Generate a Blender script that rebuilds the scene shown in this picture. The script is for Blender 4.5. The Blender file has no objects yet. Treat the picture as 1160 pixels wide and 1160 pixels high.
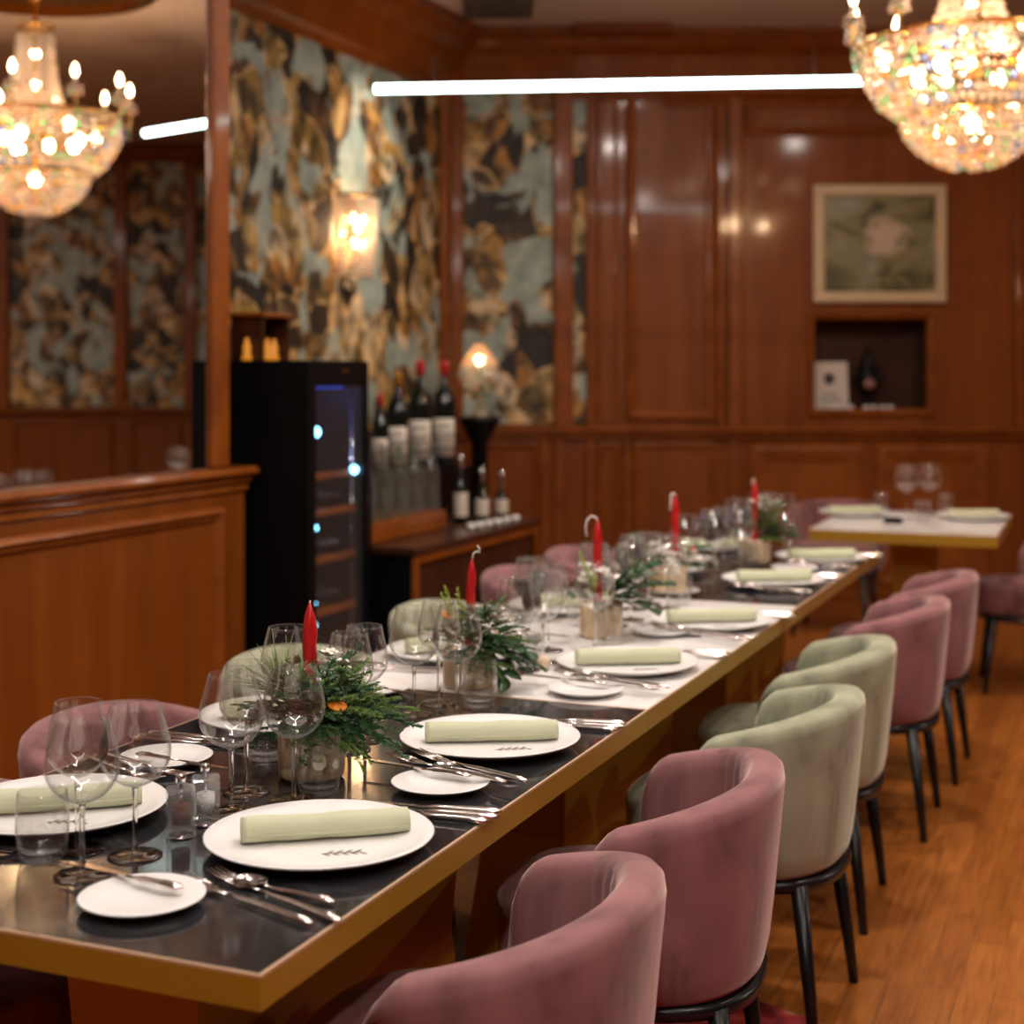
import bpy, math, random
from mathutils import Vector, Matrix
random.seed(7)
S = bpy.context.scene
COL = S.collection
PI = math.pi
# ------------------------------------------------------------------ room frame
CAMZ = 1.432
F = 1720.0
HY = 421.0
TH = math.radians(-22.5)                  # the long table, the mirror wall and the floor strips run this way
CN, SN = math.cos(TH), math.sin(TH)
C0 = Vector((-0.284, 1.716))              # near aisle-side corner of the long table
BW = 9.58                                 # back wall
CEIL = 3.54
def UN(u, n, z=0.0):
    return Vector((C0.x + n * CN - u * SN, C0.y + n * SN + u * CN, z))
def T(px, py, h=0.75):
    Y = F * (CAMZ - h) / (py - HY)
    return Vector(((px - 580) / F * Y, Y, h))
def bx(px, Y=BW): return (px - 580) / F * Y
def bz(py, Y=BW): return CAMZ + (HY - py) / F * Y

# ------------------------------------------------------------------ materials
def nodes(name):
    m = bpy.data.materials.new(name); m.use_nodes = True
    return m, m.node_tree.nodes, m.node_tree.links, m.node_tree.nodes['Principled BSDF']
def mat(name, col, rough=0.5, metal=0.0, spec=None, trans=0.0, ior=None, coat=0.0, sheen=0.0, emit=None, es=0.0, bump=None, var=None, sheent=None):
    m, N, L, b = nodes(name)
    b.inputs['Base Color'].default_value = (*col, 1)
    b.inputs['Roughness'].default_value = rough
    b.inputs['Metallic'].default_value = metal
    if spec is not None: b.inputs['Specular IOR Level'].default_value = spec
    if trans: b.inputs['Transmission Weight'].default_value = trans
    if ior: b.inputs['IOR'].default_value = ior
    if coat: b.inputs['Coat Weight'].default_value = coat; b.inputs['Coat Roughness'].default_value = 0.12
    if sheen:
        b.inputs['Sheen Weight'].default_value = sheen; b.inputs['Sheen Roughness'].default_value = 0.35
        b.inputs['Sheen Tint'].default_value = (*(sheent or (1, 1, 1)), 1)
    if emit: b.inputs['Emission Color'].default_value = (*emit, 1); b.inputs['Emission Strength'].default_value = es
    tc = N.new('ShaderNodeTexCoord')
    nz = N.new('ShaderNodeTexNoise'); L.new(tc.outputs['Object'], nz.inputs['Vector'])
    sc, k = var or (9.0, 0.12)
    nz.inputs['Scale'].default_value = sc; nz.inputs['Detail'].default_value = 3
    mx = N.new('ShaderNodeMix'); mx.data_type = 'RGBA'
    mx.inputs[6].default_value = (*[c * (1 - k) for c in col], 1); mx.inputs[7].default_value = (*[min(1, c * (1 + k)) for c in col], 1)
    L.new(nz.outputs['Fac'], mx.inputs[0]); L.new(mx.outputs[2], b.inputs['Base Color'])
    if bump:
        n2 = N.new('ShaderNodeTexNoise'); n2.inputs['Scale'].default_value = bump[0]; L.new(tc.outputs['Object'], n2.inputs['Vector'])
        bp = N.new('ShaderNodeBump'); bp.inputs['Strength'].default_value = bump[1]; bp.inputs['Distance'].default_value = 0.01
        L.new(n2.outputs['Fac'], bp.inputs['Height']); L.new(bp.outputs['Normal'], b.inputs['Normal'])
    return m
def ramp(N, stops, interp='LINEAR'):
    r = N.new('ShaderNodeValToRGB'); e = r.color_ramp.elements; r.color_ramp.interpolation = interp
    while len(e) < len(stops): e.new(0.5)
    for i, (p, c) in enumerate(stops): e[i].position = p; e[i].color = (*c, 1)
    return r
def wood(name, c1, c2, rough=0.22, scale=(9, 9, 0.7), coat=0.15):
    m, N, L, b = nodes(name)
    tc = N.new('ShaderNodeTexCoord'); mp = N.new('ShaderNodeMapping'); mp.inputs['Scale'].default_value = scale
    L.new(tc.outputs['Object'], mp.inputs['Vector'])
    nz = N.new('ShaderNodeTexNoise'); nz.inputs['Scale'].default_value = 1.0; nz.inputs['Detail'].default_value = 6; nz.inputs['Distortion'].default_value = 0.6
    L.new(mp.outputs[0], nz.inputs['Vector'])
    n2 = N.new('ShaderNodeTexNoise'); n2.inputs['Scale'].default_value = 9.0; n2.inputs['Detail'].default_value = 2; L.new(mp.outputs[0], n2.inputs['Vector'])
    ad = N.new('ShaderNodeMath'); ad.operation = 'MULTIPLY_ADD'; L.new(n2.outputs['Fac'], ad.inputs[0]); ad.inputs[1].default_value = 0.3; L.new(nz.outputs['Fac'], ad.inputs[2])
    r = ramp(N, [(0.42, c1), (0.82, c2)]); L.new(ad.outputs[0], r.inputs[0]); L.new(r.outputs[0], b.inputs['Base Color'])
    b.inputs['Roughness'].default_value = rough + .25; b.inputs['Specular IOR Level'].default_value = .25; b.inputs['Coat Weight'].default_value = .55; b.inputs['Coat IOR'].default_value = 1.4; b.inputs['Coat Roughness'].default_value = 0.09
    bp = N.new('ShaderNodeBump'); bp.inputs['Strength'].default_value = 0.06; bp.inputs['Distance'].default_value = 0.004
    L.new(n2.outputs['Fac'], bp.inputs['Height']); L.new(bp.outputs['Normal'], b.inputs['Normal'])
    return m
M = {}
M['wood'] = wood('cherry_wood', (0.142, 0.031, 0.0018), (0.222, 0.056, 0.0040))
M['wood_rim'] = wood('cherry_moulding', (0.16, 0.036, 0.0025), (0.25, 0.066, 0.006), rough=0.2, scale=(6, 6, 6))
M['wood_dark'] = wood('dark_console_wood', (0.022, 0.007, 0.003), (0.055, 0.015, 0.006), rough=0.2)
M['brass'] = mat('satin_brass', (0.42, 0.225, 0.016), 0.42, 0.30, var=(3, 0.08))
M['brass_rim_highlight'] = mat('brass_rim_highlight', (0.72, 0.50, 0.33), 0.35, 0.35)
M['gold'] = mat('polished_gold', (0.85, 0.50, 0.14), 0.22, 1.0)
M['silver'] = mat('silver_plate', (0.86, 0.79, 0.75), 0.16, 1.0, var=(30, 0.06))
M['chrome'] = mat('chrome', (0.8, 0.8, 0.8), 0.08, 1.0)
M['black'] = mat('black_lacquer', (0.003, 0.003, 0.0035), 0.4, spec=.15)
M['leg'] = mat('black_metal_leg', (0.008, 0.008, 0.009), 0.32, 0.2)
M['porcelain'] = mat('white_porcelain', (0.80, 0.78, 0.77), 0.22, var=(4, 0.02))
M['napkin'] = mat('pale_green_linen', (0.52, 0.54, 0.37), 0.85, sheen=0.2, bump=(900, 0.12), var=(20, 0.06))
M['red'] = mat('red_wax', (0.50, 0.008, 0.010), 0.35)
M['wick'] = mat('wick', (0.75, 0.66, 0.6), 0.8)
M['white_petal'] = mat('white_petal', (0.78, 0.74, 0.66), 0.6)
M['orange'] = mat('orange_slice', (0.85, 0.25, 0.02), 0.5)
M['berry'] = mat('cream_berry', (0.70, 0.52, 0.38), 0.45)
M['fir'] = mat('fir_green', (0.045, 0.12, 0.045), 0.5, var=(40, 0.35))
M['pine'] = mat('pine_green', (0.13, 0.21, 0.055), 0.5, var=(40, 0.3))
M['lime'] = mat('fresh_green', (0.32, 0.42, 0.04), 0.5, var=(40, 0.3))
M['leaf'] = mat('dark_leaf', (0.022, 0.07, 0.022), 0.32, var=(15, 0.3))
M['dry'] = mat('dried_leaf', (0.27, 0.22, 0.13), 0.7, var=(30, 0.3))
M['stem'] = mat('twig_brown', (0.09, 0.05, 0.025), 0.7)
M['olive'] = mat('olive_print', (0.14, 0.10, 0.05), 0.5)
M['pepper'] = mat('peppercorns', (0.16, 0.05, 0.03), 0.7, bump=(420, 1.0), var=(400, 0.7))
M['salt'] = mat('salt_grains', (0.8, 0.78, 0.75), 0.6, bump=(420, 0.8))
M['label'] = mat('paper_label', (0.62, 0.55, 0.47), 0.7)
M['capred'] = mat('red_foil', (0.55, 0.015, 0.03), 0.3)
M['capgold'] = mat('gold_foil', (0.45, 0.24, 0.04), 0.35, 0.4)
M['bottle'] = mat('dark_bottle_glass', (0.006, 0.009, 0.008), 0.06)
M['ceiling'] = mat('ceiling_paint', (0.50, 0.40, 0.36), 0.8, var=(1, 0.05))
M['vent'] = mat('vent_paint', (0.08, 0.06, 0.05), 0.6)
M['white'] = mat('white_card', (0.55, 0.48, 0.42), 0.7)
M['frame'] = mat('cream_frame', (0.56, 0.42, 0.27), 0.5, var=(8, 0.1))
M['steel'] = mat('grey_print', (0.12, 0.12, 0.12), 0.6)
def glassm(name, col=(1, 1, 1), rough=0.0, ior=1.45):
    m = bpy.data.materials.new(name); m.use_nodes = True; N = m.node_tree.nodes; L = m.node_tree.links
    N.remove(N['Principled BSDF'])
    g = N.new('ShaderNodeBsdfGlass'); g.inputs['IOR'].default_value = ior; g.inputs['Roughness'].default_value = rough
    tc = N.new('ShaderNodeTexCoord'); nz = N.new('ShaderNodeTexNoise'); nz.inputs['Scale'].default_value = 30; L.new(tc.outputs['Object'], nz.inputs['Vector'])
    r = ramp(N, [(0.3, tuple(c * .985 for c in col)), (0.7, col)]); L.new(nz.outputs['Fac'], r.inputs[0]); L.new(r.outputs[0], g.inputs['Color'])
    L.new(g.outputs[0], N['Material Output'].inputs['Surface'])
    return m
def thinglass(name, tint, haze=0.0, ior=1.5, hc=(1, 1, 1)):
    m = bpy.data.materials.new(name); m.use_nodes = True; N = m.node_tree.nodes; L = m.node_tree.links
    N.remove(N['Principled BSDF'])
    hz = haze; tr = N.new('ShaderNodeBsdfTransparent'); tr.inputs[0].default_value = (*tint, 1)
    gl = N.new('ShaderNodeBsdfGlossy'); gl.inputs['Roughness'].default_value = 0.008
    tc = N.new('ShaderNodeTexCoord'); nz = N.new('ShaderNodeTexNoise'); nz.inputs['Scale'].default_value = 25; L.new(tc.outputs['Object'], nz.inputs['Vector'])
    mr = N.new('ShaderNodeMapRange'); mr.inputs['To Min'].default_value = haze * .6; mr.inputs['To Max'].default_value = haze * 1.4; L.new(nz.outputs['Fac'], mr.inputs['Value'])
    di = N.new('ShaderNodeBsdfDiffuse'); di.inputs[0].default_value = (*hc, 1)
    lw = N.new('ShaderNodeLayerWeight'); lw.inputs['Blend'].default_value = 0.5
    p3 = N.new('ShaderNodeMath'); p3.operation = 'POWER'; L.new(lw.outputs['Facing'], p3.inputs[0]); p3.inputs[1].default_value = 5.0
    ma = N.new('ShaderNodeMath'); ma.operation = 'MULTIPLY_ADD'; L.new(p3.outputs[0], ma.inputs[0]); ma.inputs[1].default_value = .34; L.new(mr.outputs[0], ma.inputs[2])  # white mixed in at grazing angles paints the bright glass outlines
    mh = N.new('ShaderNodeMixShader'); L.new(ma.outputs[0], mh.inputs[0]); L.new(tr.outputs[0], mh.inputs[1]); L.new(di.outputs[0], mh.inputs[2])
    pw = N.new('ShaderNodeMath'); pw.operation = 'POWER'; L.new(lw.outputs['Facing'], pw.inputs[0]); pw.inputs[1].default_value = 4.5
    fr_ = N.new('ShaderNodeMath'); fr_.operation = 'MULTIPLY_ADD'; L.new(pw.outputs[0], fr_.inputs[0]); fr_.inputs[1].default_value = .7; fr_.inputs[2].default_value = ((ior - 1) / (ior + 1)) ** 2
    mx = N.new('ShaderNodeMixShader'); L.new(fr_.outputs[0], mx.inputs[0]); L.new(mh.outputs[0], mx.inputs[1]); L.new(gl.outputs[0], mx.inputs[2])
    L.new(mx.outputs[0], N['Material Output'].inputs['Surface']); return m
M['glass'] = thinglass('clear_glass', (0.99, 0.99, 0.985), .004, 1.8)
M['doorglass'] = thinglass('fridge_door_glass', (0.95, 0.96, 1.0), .0, 1.4)
M['solidglass'] = glassm('solid_glass', (0.99, 0.99, 0.985))
M['greenglass'] = thinglass('pale_green_glass', (0.93, 0.96, 0.94), .025, 1.9, (.8, .85, .82))
M['acrylic'] = thinglass('clear_acrylic', (0.96, 0.96, 0.96), .07, 1.9)
M['amber'] = mat('amber_glass_painted_glow', (0.75, 0.30, 0.03), 0.1, trans=0.6, emit=(1, .45, .06), es=0.25)  # weak emission paints a lit look; the bottles are no lamps
def emis(name, col, s):
    m = bpy.data.materials.new(name); m.use_nodes = True; N = m.node_tree.nodes; L = m.node_tree.links
    N.remove(N['Principled BSDF']); e = N.new('ShaderNodeEmission'); e.inputs[0].default_value = (*col, 1); e.inputs[1].default_value = s
    L.new(e.outputs[0], N['Material Output'].inputs['Surface']); return m
M['led'] = emis('led_tube', (0.80, 1.0, 0.98), 11)
M['led_white'] = emis('white_led_tube', (1.0, 0.95, 0.88), 20)
M['bulb'] = emis('warm_bulb', (1.0, 0.70, 0.40), 28)
M['bulb_dim'] = emis('warm_bulb_soft', (1.0, 0.62, 0.30), 22)
M['blue'] = emis('blue_led', (0.25, 0.75, 1.0), 10)
M['bluestrip'] = emis('blue_strip', (0.02, 0.07, 0.5), 1.3)
# crystal: clear cut glass, a few tints paint coloured sparkle, some light scattered inside
def crystal(name, tint=(1.0, 0.88, 0.80), tl=0.20):
    m = bpy.data.materials.new(name); m.use_nodes = True; N = m.node_tree.nodes; L = m.node_tree.links
    N.remove(N['Principled BSDF'])
    geo = N.new('ShaderNodeNewGeometry')
    r = ramp(N, [(0.0, (1, 1, 1)), (0.50, (1, .97, .93)), (0.66, (.30, .50, 1)), (0.73, (1, .75, .15)), (0.83, (.45, 1, .7)), (0.88, (1, .62, .5)), (0.96, (1, 1, 1))], 'CONSTANT')
    L.new(geo.outputs['Random Per Island'], r.inputs[0])
    g = N.new('ShaderNodeBsdfGlass'); g.inputs['IOR'].default_value = 1.6; L.new(r.outputs[0], g.inputs['Color'])
    t = N.new('ShaderNodeBsdfTranslucent'); t.inputs[0].default_value = (*tint, 1)
    d = N.new('ShaderNodeBsdfDiffuse'); d.inputs[0].default_value = (*tint, 1)
    mx0 = N.new('ShaderNodeMixShader'); mx0.inputs[0].default_value = 0.35; L.new(t.outputs[0], mx0.inputs[1]); L.new(d.outputs[0], mx0.inputs[2])
    mx = N.new('ShaderNodeMixShader'); mx.inputs[0].default_value = tl; L.new(g.outputs[0], mx.inputs[1]); L.new(mx0.outputs[0], mx.inputs[2])
    L.new(mx.outputs[0], N['Material Output'].inputs['Surface']); return m
M['crystal'] = crystal('cut_crystal')
M['crystal_soft'] = crystal('frosted_crystal', (1.0, .90, .82), .72)
M['crystal_shade'] = crystal('beaded_shade', (1.0, .80, .62), .62)
def beadmix():
    m, N, L, b = nodes('coloured_beads'); geo = N.new('ShaderNodeNewGeometry')
    r = ramp(N, [(0, (.62, .60, .52)), (.34, (.55, .68, .58)), (.5, (.75, .72, .68)), (.68, (.35, .02, .02)), (.78, (.10, .16, .08)), (.88, (.7, .7, .68))], 'CONSTANT')
    L.new(geo.outputs['Random Per Island'], r.inputs[0]); L.new(r.outputs[0], b.inputs['Base Color']); b.inputs['Roughness'].default_value = .12; b.inputs['Transmission Weight'].default_value = .35
    return m
M['bead_mix'] = beadmix()
# velvet
def velvet(name, base, sheent):
    m, N, L, b = nodes(name)
    tc = N.new('ShaderNodeTexCoord')
    mp = N.new('ShaderNodeMapping'); mp.inputs['Scale'].default_value = (1, 1, 0.45); L.new(tc.outputs['Object'], mp.inputs['Vector'])
    nz = N.new('ShaderNodeTexNoise'); nz.inputs['Scale'].default_value = 9; nz.inputs['Detail'].default_value = 5; nz.inputs['Distortion'].default_value = 0.8; L.new(mp.outputs[0], nz.inputs['Vector'])
    r = ramp(N, [(0.32, tuple(c * 0.52 for c in base)), (0.48, base), (0.70, tuple(min(1, c * 1.28) for c in base))]); L.new(nz.outputs['Fac'], r.inputs[0]); L.new(r.outputs[0], b.inputs['Base Color'])
    b.inputs['Roughness'].default_value = 0.85; b.inputs['Specular IOR Level'].default_value = 0.15
    b.inputs['Sheen Weight'].default_value = 0.75; b.inputs['Sheen Roughness'].default_value = 0.38; b.inputs['Sheen Tint'].default_value = (*sheent, 1)
    n2 = N.new('ShaderNodeTexNoise'); n2.inputs['Scale'].default_value = 350; L.new(tc.outputs['Object'], n2.inputs['Vector'])
    bp = N.new('ShaderNodeBump'); bp.inputs['Strength'].default_value = 0.15; bp.inputs['Distance'].default_value = 0.002
    L.new(n2.outputs['Fac'], bp.inputs['Height']); L.new(bp.outputs['Normal'], b.inputs['Normal'])
    return m
M['pink'] = velvet('dusty_pink_velvet', (0.250, 0.112, 0.116), (0.95, 0.72, 0.68))
M['green'] = velvet('sage_green_velvet', (0.315, 0.325, 0.225), (0.88, 0.90, 0.72))
# polished dark stone
def stone(name, c1, c2, vein, r0, r1, vs=2.2):
    m, N, L, b = nodes(name)
    tc = N.new('ShaderNodeTexCoord')
    nz = N.new('ShaderNodeTexNoise'); nz.inputs['Scale'].default_value = vs; nz.inputs['Detail'].default_value = 8; nz.inputs['Distortion'].default_value = 1.2; L.new(tc.outputs['Object'], nz.inputs['Vector'])
    r = ramp(N, [(0.35, c1), (0.49, c2), (0.505, vein), (0.52, c2), (0.7, c1)]); L.new(nz.outputs['Fac'], r.inputs[0]); L.new(r.outputs[0], b.inputs['Base Color'])
    n2 = N.new('ShaderNodeTexNoise'); n2.inputs['Scale'].default_value = 5; n2.inputs['Detail'].default_value = 5; L.new(tc.outputs['Object'], n2.inputs['Vector'])
    mr = N.new('ShaderNodeMapRange'); mr.inputs['From Min'].default_value = .35; mr.inputs['From Max'].default_value = .7; mr.inputs['To Min'].default_value = r0; mr.inputs['To Max'].default_value = r1
    L.new(n2.outputs['Fac'], mr.inputs['Value']); L.new(mr.outputs[0], b.inputs['Roughness'])
    return m
M['stone'] = stone('dark_polished_stone', (0.012, 0.012, 0.014), (0.020, 0.020, 0.023), (0.045, 0.043, 0.042), 0.05, 0.17)
M['stone'].node_tree.nodes['Principled BSDF'].inputs['IOR'].default_value = 1.75
M['whitestone'] = stone('white_stone', (0.78, 0.755, 0.74), (0.82, 0.80, 0.785), (0.72, 0.69, 0.67), 0.12, 0.25, 6)
# bark/ceramic vase with vertical ribs
def vase_mat():
    m, N, L, b = nodes('beige_ribbed_ceramic')
    tc = N.new('ShaderNodeTexCoord'); mp = N.new('ShaderNodeMapping'); mp.inputs['Scale'].default_value = (60, 60, 14); L.new(tc.outputs['Object'], mp.inputs['Vector'])
    nz = N.new('ShaderNodeTexNoise'); nz.inputs['Scale'].default_value = 1; nz.inputs['Detail'].default_value = 5; L.new(mp.outputs[0], nz.inputs['Vector'])
    r = ramp(N, [(0.3, (0.50, 0.34, 0.19)), (0.6, (0.80, 0.61, 0.40))]); L.new(nz.outputs['Fac'], r.inputs[0]); L.new(r.outputs[0], b.inputs['Base Color'])
    b.inputs['Roughness'].default_value = 0.6
    bp = N.new('ShaderNodeBump'); bp.inputs['Strength'].default_value = 0.5; bp.inputs['Distance'].default_value = 0.002; L.new(nz.outputs['Fac'], bp.inputs['Height']); L.new(bp.outputs['Normal'], b.inputs['Normal'])
    return m
M['vase'] = vase_mat()
# painterly wallpaper: blue-grey sky, tumbling cream / ochre / umber shapes
def wallpaper(name, rot):
    m, N, L, b = nodes(name)
    tc = N.new('ShaderNodeTexCoord')
    mp = N.new('ShaderNodeMapping'); mp.inputs['Rotation'].default_value = (0, 0, rot); L.new(tc.outputs['Object'], mp.inputs['Vector'])
    m2 = N.new('ShaderNodeMapping'); m2.inputs['Scale'].default_value = (3.2, 0.0, 2.6); L.new(mp.outputs[0], m2.inputs['Vector'])
    nz = N.new('ShaderNodeTexNoise'); nz.inputs['Scale'].default_value = 1.0; nz.inputs['Detail'].default_value = 1.5; nz.inputs['Distortion'].default_value = 0.5; L.new(m2.outputs[0], nz.inputs['Vector'])
    wp = N.new('ShaderNodeMix'); wp.data_type = 'RGBA'; wp.blend_type = 'LINEAR_LIGHT'; wp.inputs[0].default_value = 0.30
    L.new(m2.outputs[0], wp.inputs[6]); L.new(nz.outputs['Color'], wp.inputs[7])
    vo = N.new('ShaderNodeTexVoronoi'); vo.feature = 'SMOOTH_F1'; vo.inputs['Scale'].default_value = 2.1; vo.inputs['Smoothness'].default_value = 0.25; L.new(wp.outputs[2], vo.inputs['Vector'])
    sx = N.new('ShaderNodeSeparateColor'); L.new(vo.outputs['Color'], sx.inputs[0])
    body = ramp(N, [(0.0, (0.018, 0.014, 0.013)), (0.2, (0.05, 0.035, 0.022)), (0.36, (0.34, 0.15, 0.035)), (0.50, (0.58, 0.34, 0.10)), (0.64, (0.72, 0.58, 0.42)), (0.80, (0.42, 0.25, 0.05)), (1.0, (0.07, 0.05, 0.035))])
    L.new(sx.outputs[0], body.inputs[0])
    n3 = N.new('ShaderNodeTexNoise'); n3.inputs['Scale'].default_value = 3.0; n3.inputs['Detail'].default_value = 5; L.new(m2.outputs[0], n3.inputs['Vector'])
    br = ramp(N, [(0.38, (0.16, 0.16, 0.14)), (0.60, (1.1, 1.1, 1.05))]); L.new(n3.outputs['Fac'], br.inputs[0])
    mu = N.new('ShaderNodeMix'); mu.data_type = 'RGBA'; mu.blend_type = 'MULTIPLY'; mu.inputs[0].default_value = 1; L.new(body.outputs[0], mu.inputs[6]); L.new(br.outputs[0], mu.inputs[7])
    sky = ramp(N, [(0.3, (0.19, 0.25, 0.22)), (0.7, (0.43, 0.50, 0.44))]); L.new(n3.outputs['Fac'], sky.inputs[0])
    # shapes gather in clusters
    n4 = N.new('ShaderNodeTexNoise'); n4.inputs['Scale'].default_value = 0.95; n4.inputs['Detail'].default_value = 3.5; n4.inputs['Distortion'].default_value = 0.9; L.new(m2.outputs[0], n4.inputs['Vector'])
    msk = ramp(N, [(0.425, (1, 1, 1)), (0.47, (0, 0, 0))]); L.new(n4.outputs['Fac'], msk.inputs[0])
    mx = N.new('ShaderNodeMix'); mx.data_type = 'RGBA'; L.new(msk.outputs[0], mx.inputs[0]); L.new(mu.outputs[2], mx.inputs[6]); L.new(sky.outputs[0], mx.inputs[7])
    L.new(mx.outputs[2], b.inputs['Base Color']); b.inputs['Roughness'].default_value = 0.65
    return m
M['paper_back'] = wallpaper('wallpaper_back', 0.0)
M['paper_alcove'] = wallpaper('wallpaper_alcove', math.radians(-67.5))
M['paper_corner'] = wallpaper('wallpaper_corner', math.radians(45))
# oak strip floor
def floor_mat():
    m, N, L, b = nodes('oak_strip_floor')
    tc = N.new('ShaderNodeTexCoord'); mp = N.new('ShaderNodeMapping'); mp.inputs['Rotation'].default_value = (0, 0, math.radians(112.5) - PI); L.new(tc.outputs['Object'], mp.inputs['Vector'])
    mp.vector_type = 'TEXTURE'
    mp.inputs['Rotation'].default_value = (0, 0, math.radians(67.5))
    br = N.new('ShaderNodeTexBrick'); br.inputs['Scale'].default_value = 1.0; br.inputs['Brick Width'].default_value = 0.52; br.inputs['Row Height'].default_value = 0.078
    br.inputs['Mortar Size'].default_value = 0.0007; br.inputs['Bias'].default_value = -0.1; br.offset = 0.37; br.squash = 1.0
    br.inputs['Color1'].default_value = (0.27, 0.083, 0.013, 1); br.inputs['Color2'].default_value = (0.385, 0.130, 0.024, 1); br.inputs['Mortar'].default_value = (0.06, 0.02, 0.006, 1)
    L.new(mp.outputs[0], br.inputs['Vector'])
    m2 = N.new('ShaderNodeMapping'); m2.inputs['Scale'].default_value = (2.0, 26, 1); L.new(mp.outputs[0], m2.inputs['Vector'])
    nz = N.new('ShaderNodeTexNoise'); nz.inputs['Scale'].default_value = 1.6; nz.inputs['Detail'].default_value = 6; nz.inputs['Distortion'].default_value = 2.0; L.new(m2.outputs[0], nz.inputs['Vector'])
    r = ramp(N, [(0.32, (0.72, 0.66, 0.6)), (0.62, (1.08, 1.08, 1.08))]); L.new(nz.outputs['Fac'], r.inputs[0])
    mu = N.new('ShaderNodeMix'); mu.data_type = 'RGBA'; mu.blend_type = 'MULTIPLY'; mu.inputs[0].default_value = 1; L.new(br.outputs['Color'], mu.inputs[6]); L.new(r.outputs[0], mu.inputs[7])
    L.new(mu.outputs[2], b.inputs['Base Color']); b.inputs['Roughness'].default_value = 0.30
    bp = N.new('ShaderNodeBump'); bp.inputs['Strength'].default_value = 0.12; bp.inputs['Distance'].default_value = 0.003; L.new(nz.outputs['Fac'], bp.inputs['Height']); L.new(bp.outputs['Normal'], b.inputs['Normal'])
    return m
M['floor'] = floor_mat()
def rug_mat():
    m, N, L, b = nodes('red_patterned_rug')
    tc = N.new('ShaderNodeTexCoord'); vo = N.new('ShaderNodeTexVoronoi'); vo.inputs['Scale'].default_value = 14; L.new(tc.outputs['Object'], vo.inputs['Vector'])
    r = ramp(N, [(0.0, (0.42, 0.25, 0.17)), (0.3, (0.36, 0.03, 0.02)), (0.55, (0.28, 0.015, 0.015)), (0.8, (0.06, 0.02, 0.03))]); L.new(vo.outputs['Distance'], r.inputs[0]); L.new(r.outputs[0], b.inputs['Base Color'])
    b.inputs['Roughness'].default_value = 0.95; return m
M['rug'] = rug_mat()
def painting_mat():
    m, N, L, b = nodes('blurred_pond_painting')
    tc = N.new('ShaderNodeTexCoord'); mp = N.new('ShaderNodeMapping'); mp.inputs['Scale'].default_value = (1, 1, 1.5); L.new(tc.outputs['Object'], mp.inputs['Vector'])
    nz = N.new('ShaderNodeTexNoise'); nz.inputs['Scale'].default_value = 4.2; nz.inputs['Detail'].default_value = 4; nz.inputs['Distortion'].default_value = 0.6; L.new(mp.outputs[0], nz.inputs['Vector'])
    r = ramp(N, [(0.30, (0.025, 0.03, 0.018)), (0.42, (0.11, 0.10, 0.045)), (0.52, (0.22, 0.19, 0.09)), (0.62, (0.20, 0.20, 0.15)), (0.75, (0.42, 0.34, 0.26))]); L.new(nz.outputs['Fac'], r.inputs[0])
    m3 = N.new('ShaderNodeMapping'); m3.inputs['Location'].default_value = (-.22, 0, -.30); m3.inputs['Scale'].default_value = (6.0, 1, 6.5); L.new(tc.outputs['Object'], m3.inputs['Vector'])
    mw = N.new('ShaderNodeMix'); mw.data_type = 'RGBA'; mw.blend_type = 'LINEAR_LIGHT'; mw.inputs[0].default_value = .5
    n9 = N.new('ShaderNodeTexNoise'); n9.inputs['Scale'].default_value = 14; L.new(tc.outputs['Object'], n9.inputs['Vector']); L.new(m3.outputs[0], mw.inputs[6]); L.new(n9.outputs['Color'], mw.inputs[7])
    gr = N.new('ShaderNodeTexGradient'); gr.gradient_type = 'SPHERICAL'; L.new(mw.outputs[2], gr.inputs[0])
    rr = ramp(N, [(0.05, (0, 0, 0)), (0.5, (1, 1, 1))]); L.new(gr.outputs['Fac'], rr.inputs[0])
    mx = N.new('ShaderNodeMix'); mx.data_type = 'RGBA'; L.new(rr.outputs[0], mx.inputs[0]); L.new(r.outputs[0], mx.inputs[6]); mx.inputs[7].default_value = (0.48, 0.37, 0.27, 1)
    L.new(mx.outputs[2], b.inputs['Base Color'])
    b.inputs['Roughness'].default_value = 0.3; return m
M['painting'] = painting_mat()
def mirror_mat():
    m, N, L, b = nodes('mirror_glass')
    b.inputs['Base Color'].default_value = (0.80, 0.78, 0.76, 1); b.inputs['Metallic'].default_value = 1; b.inputs['Roughness'].default_value = 0.0
    return m
M['mirror'] = mirror_mat()

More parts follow.
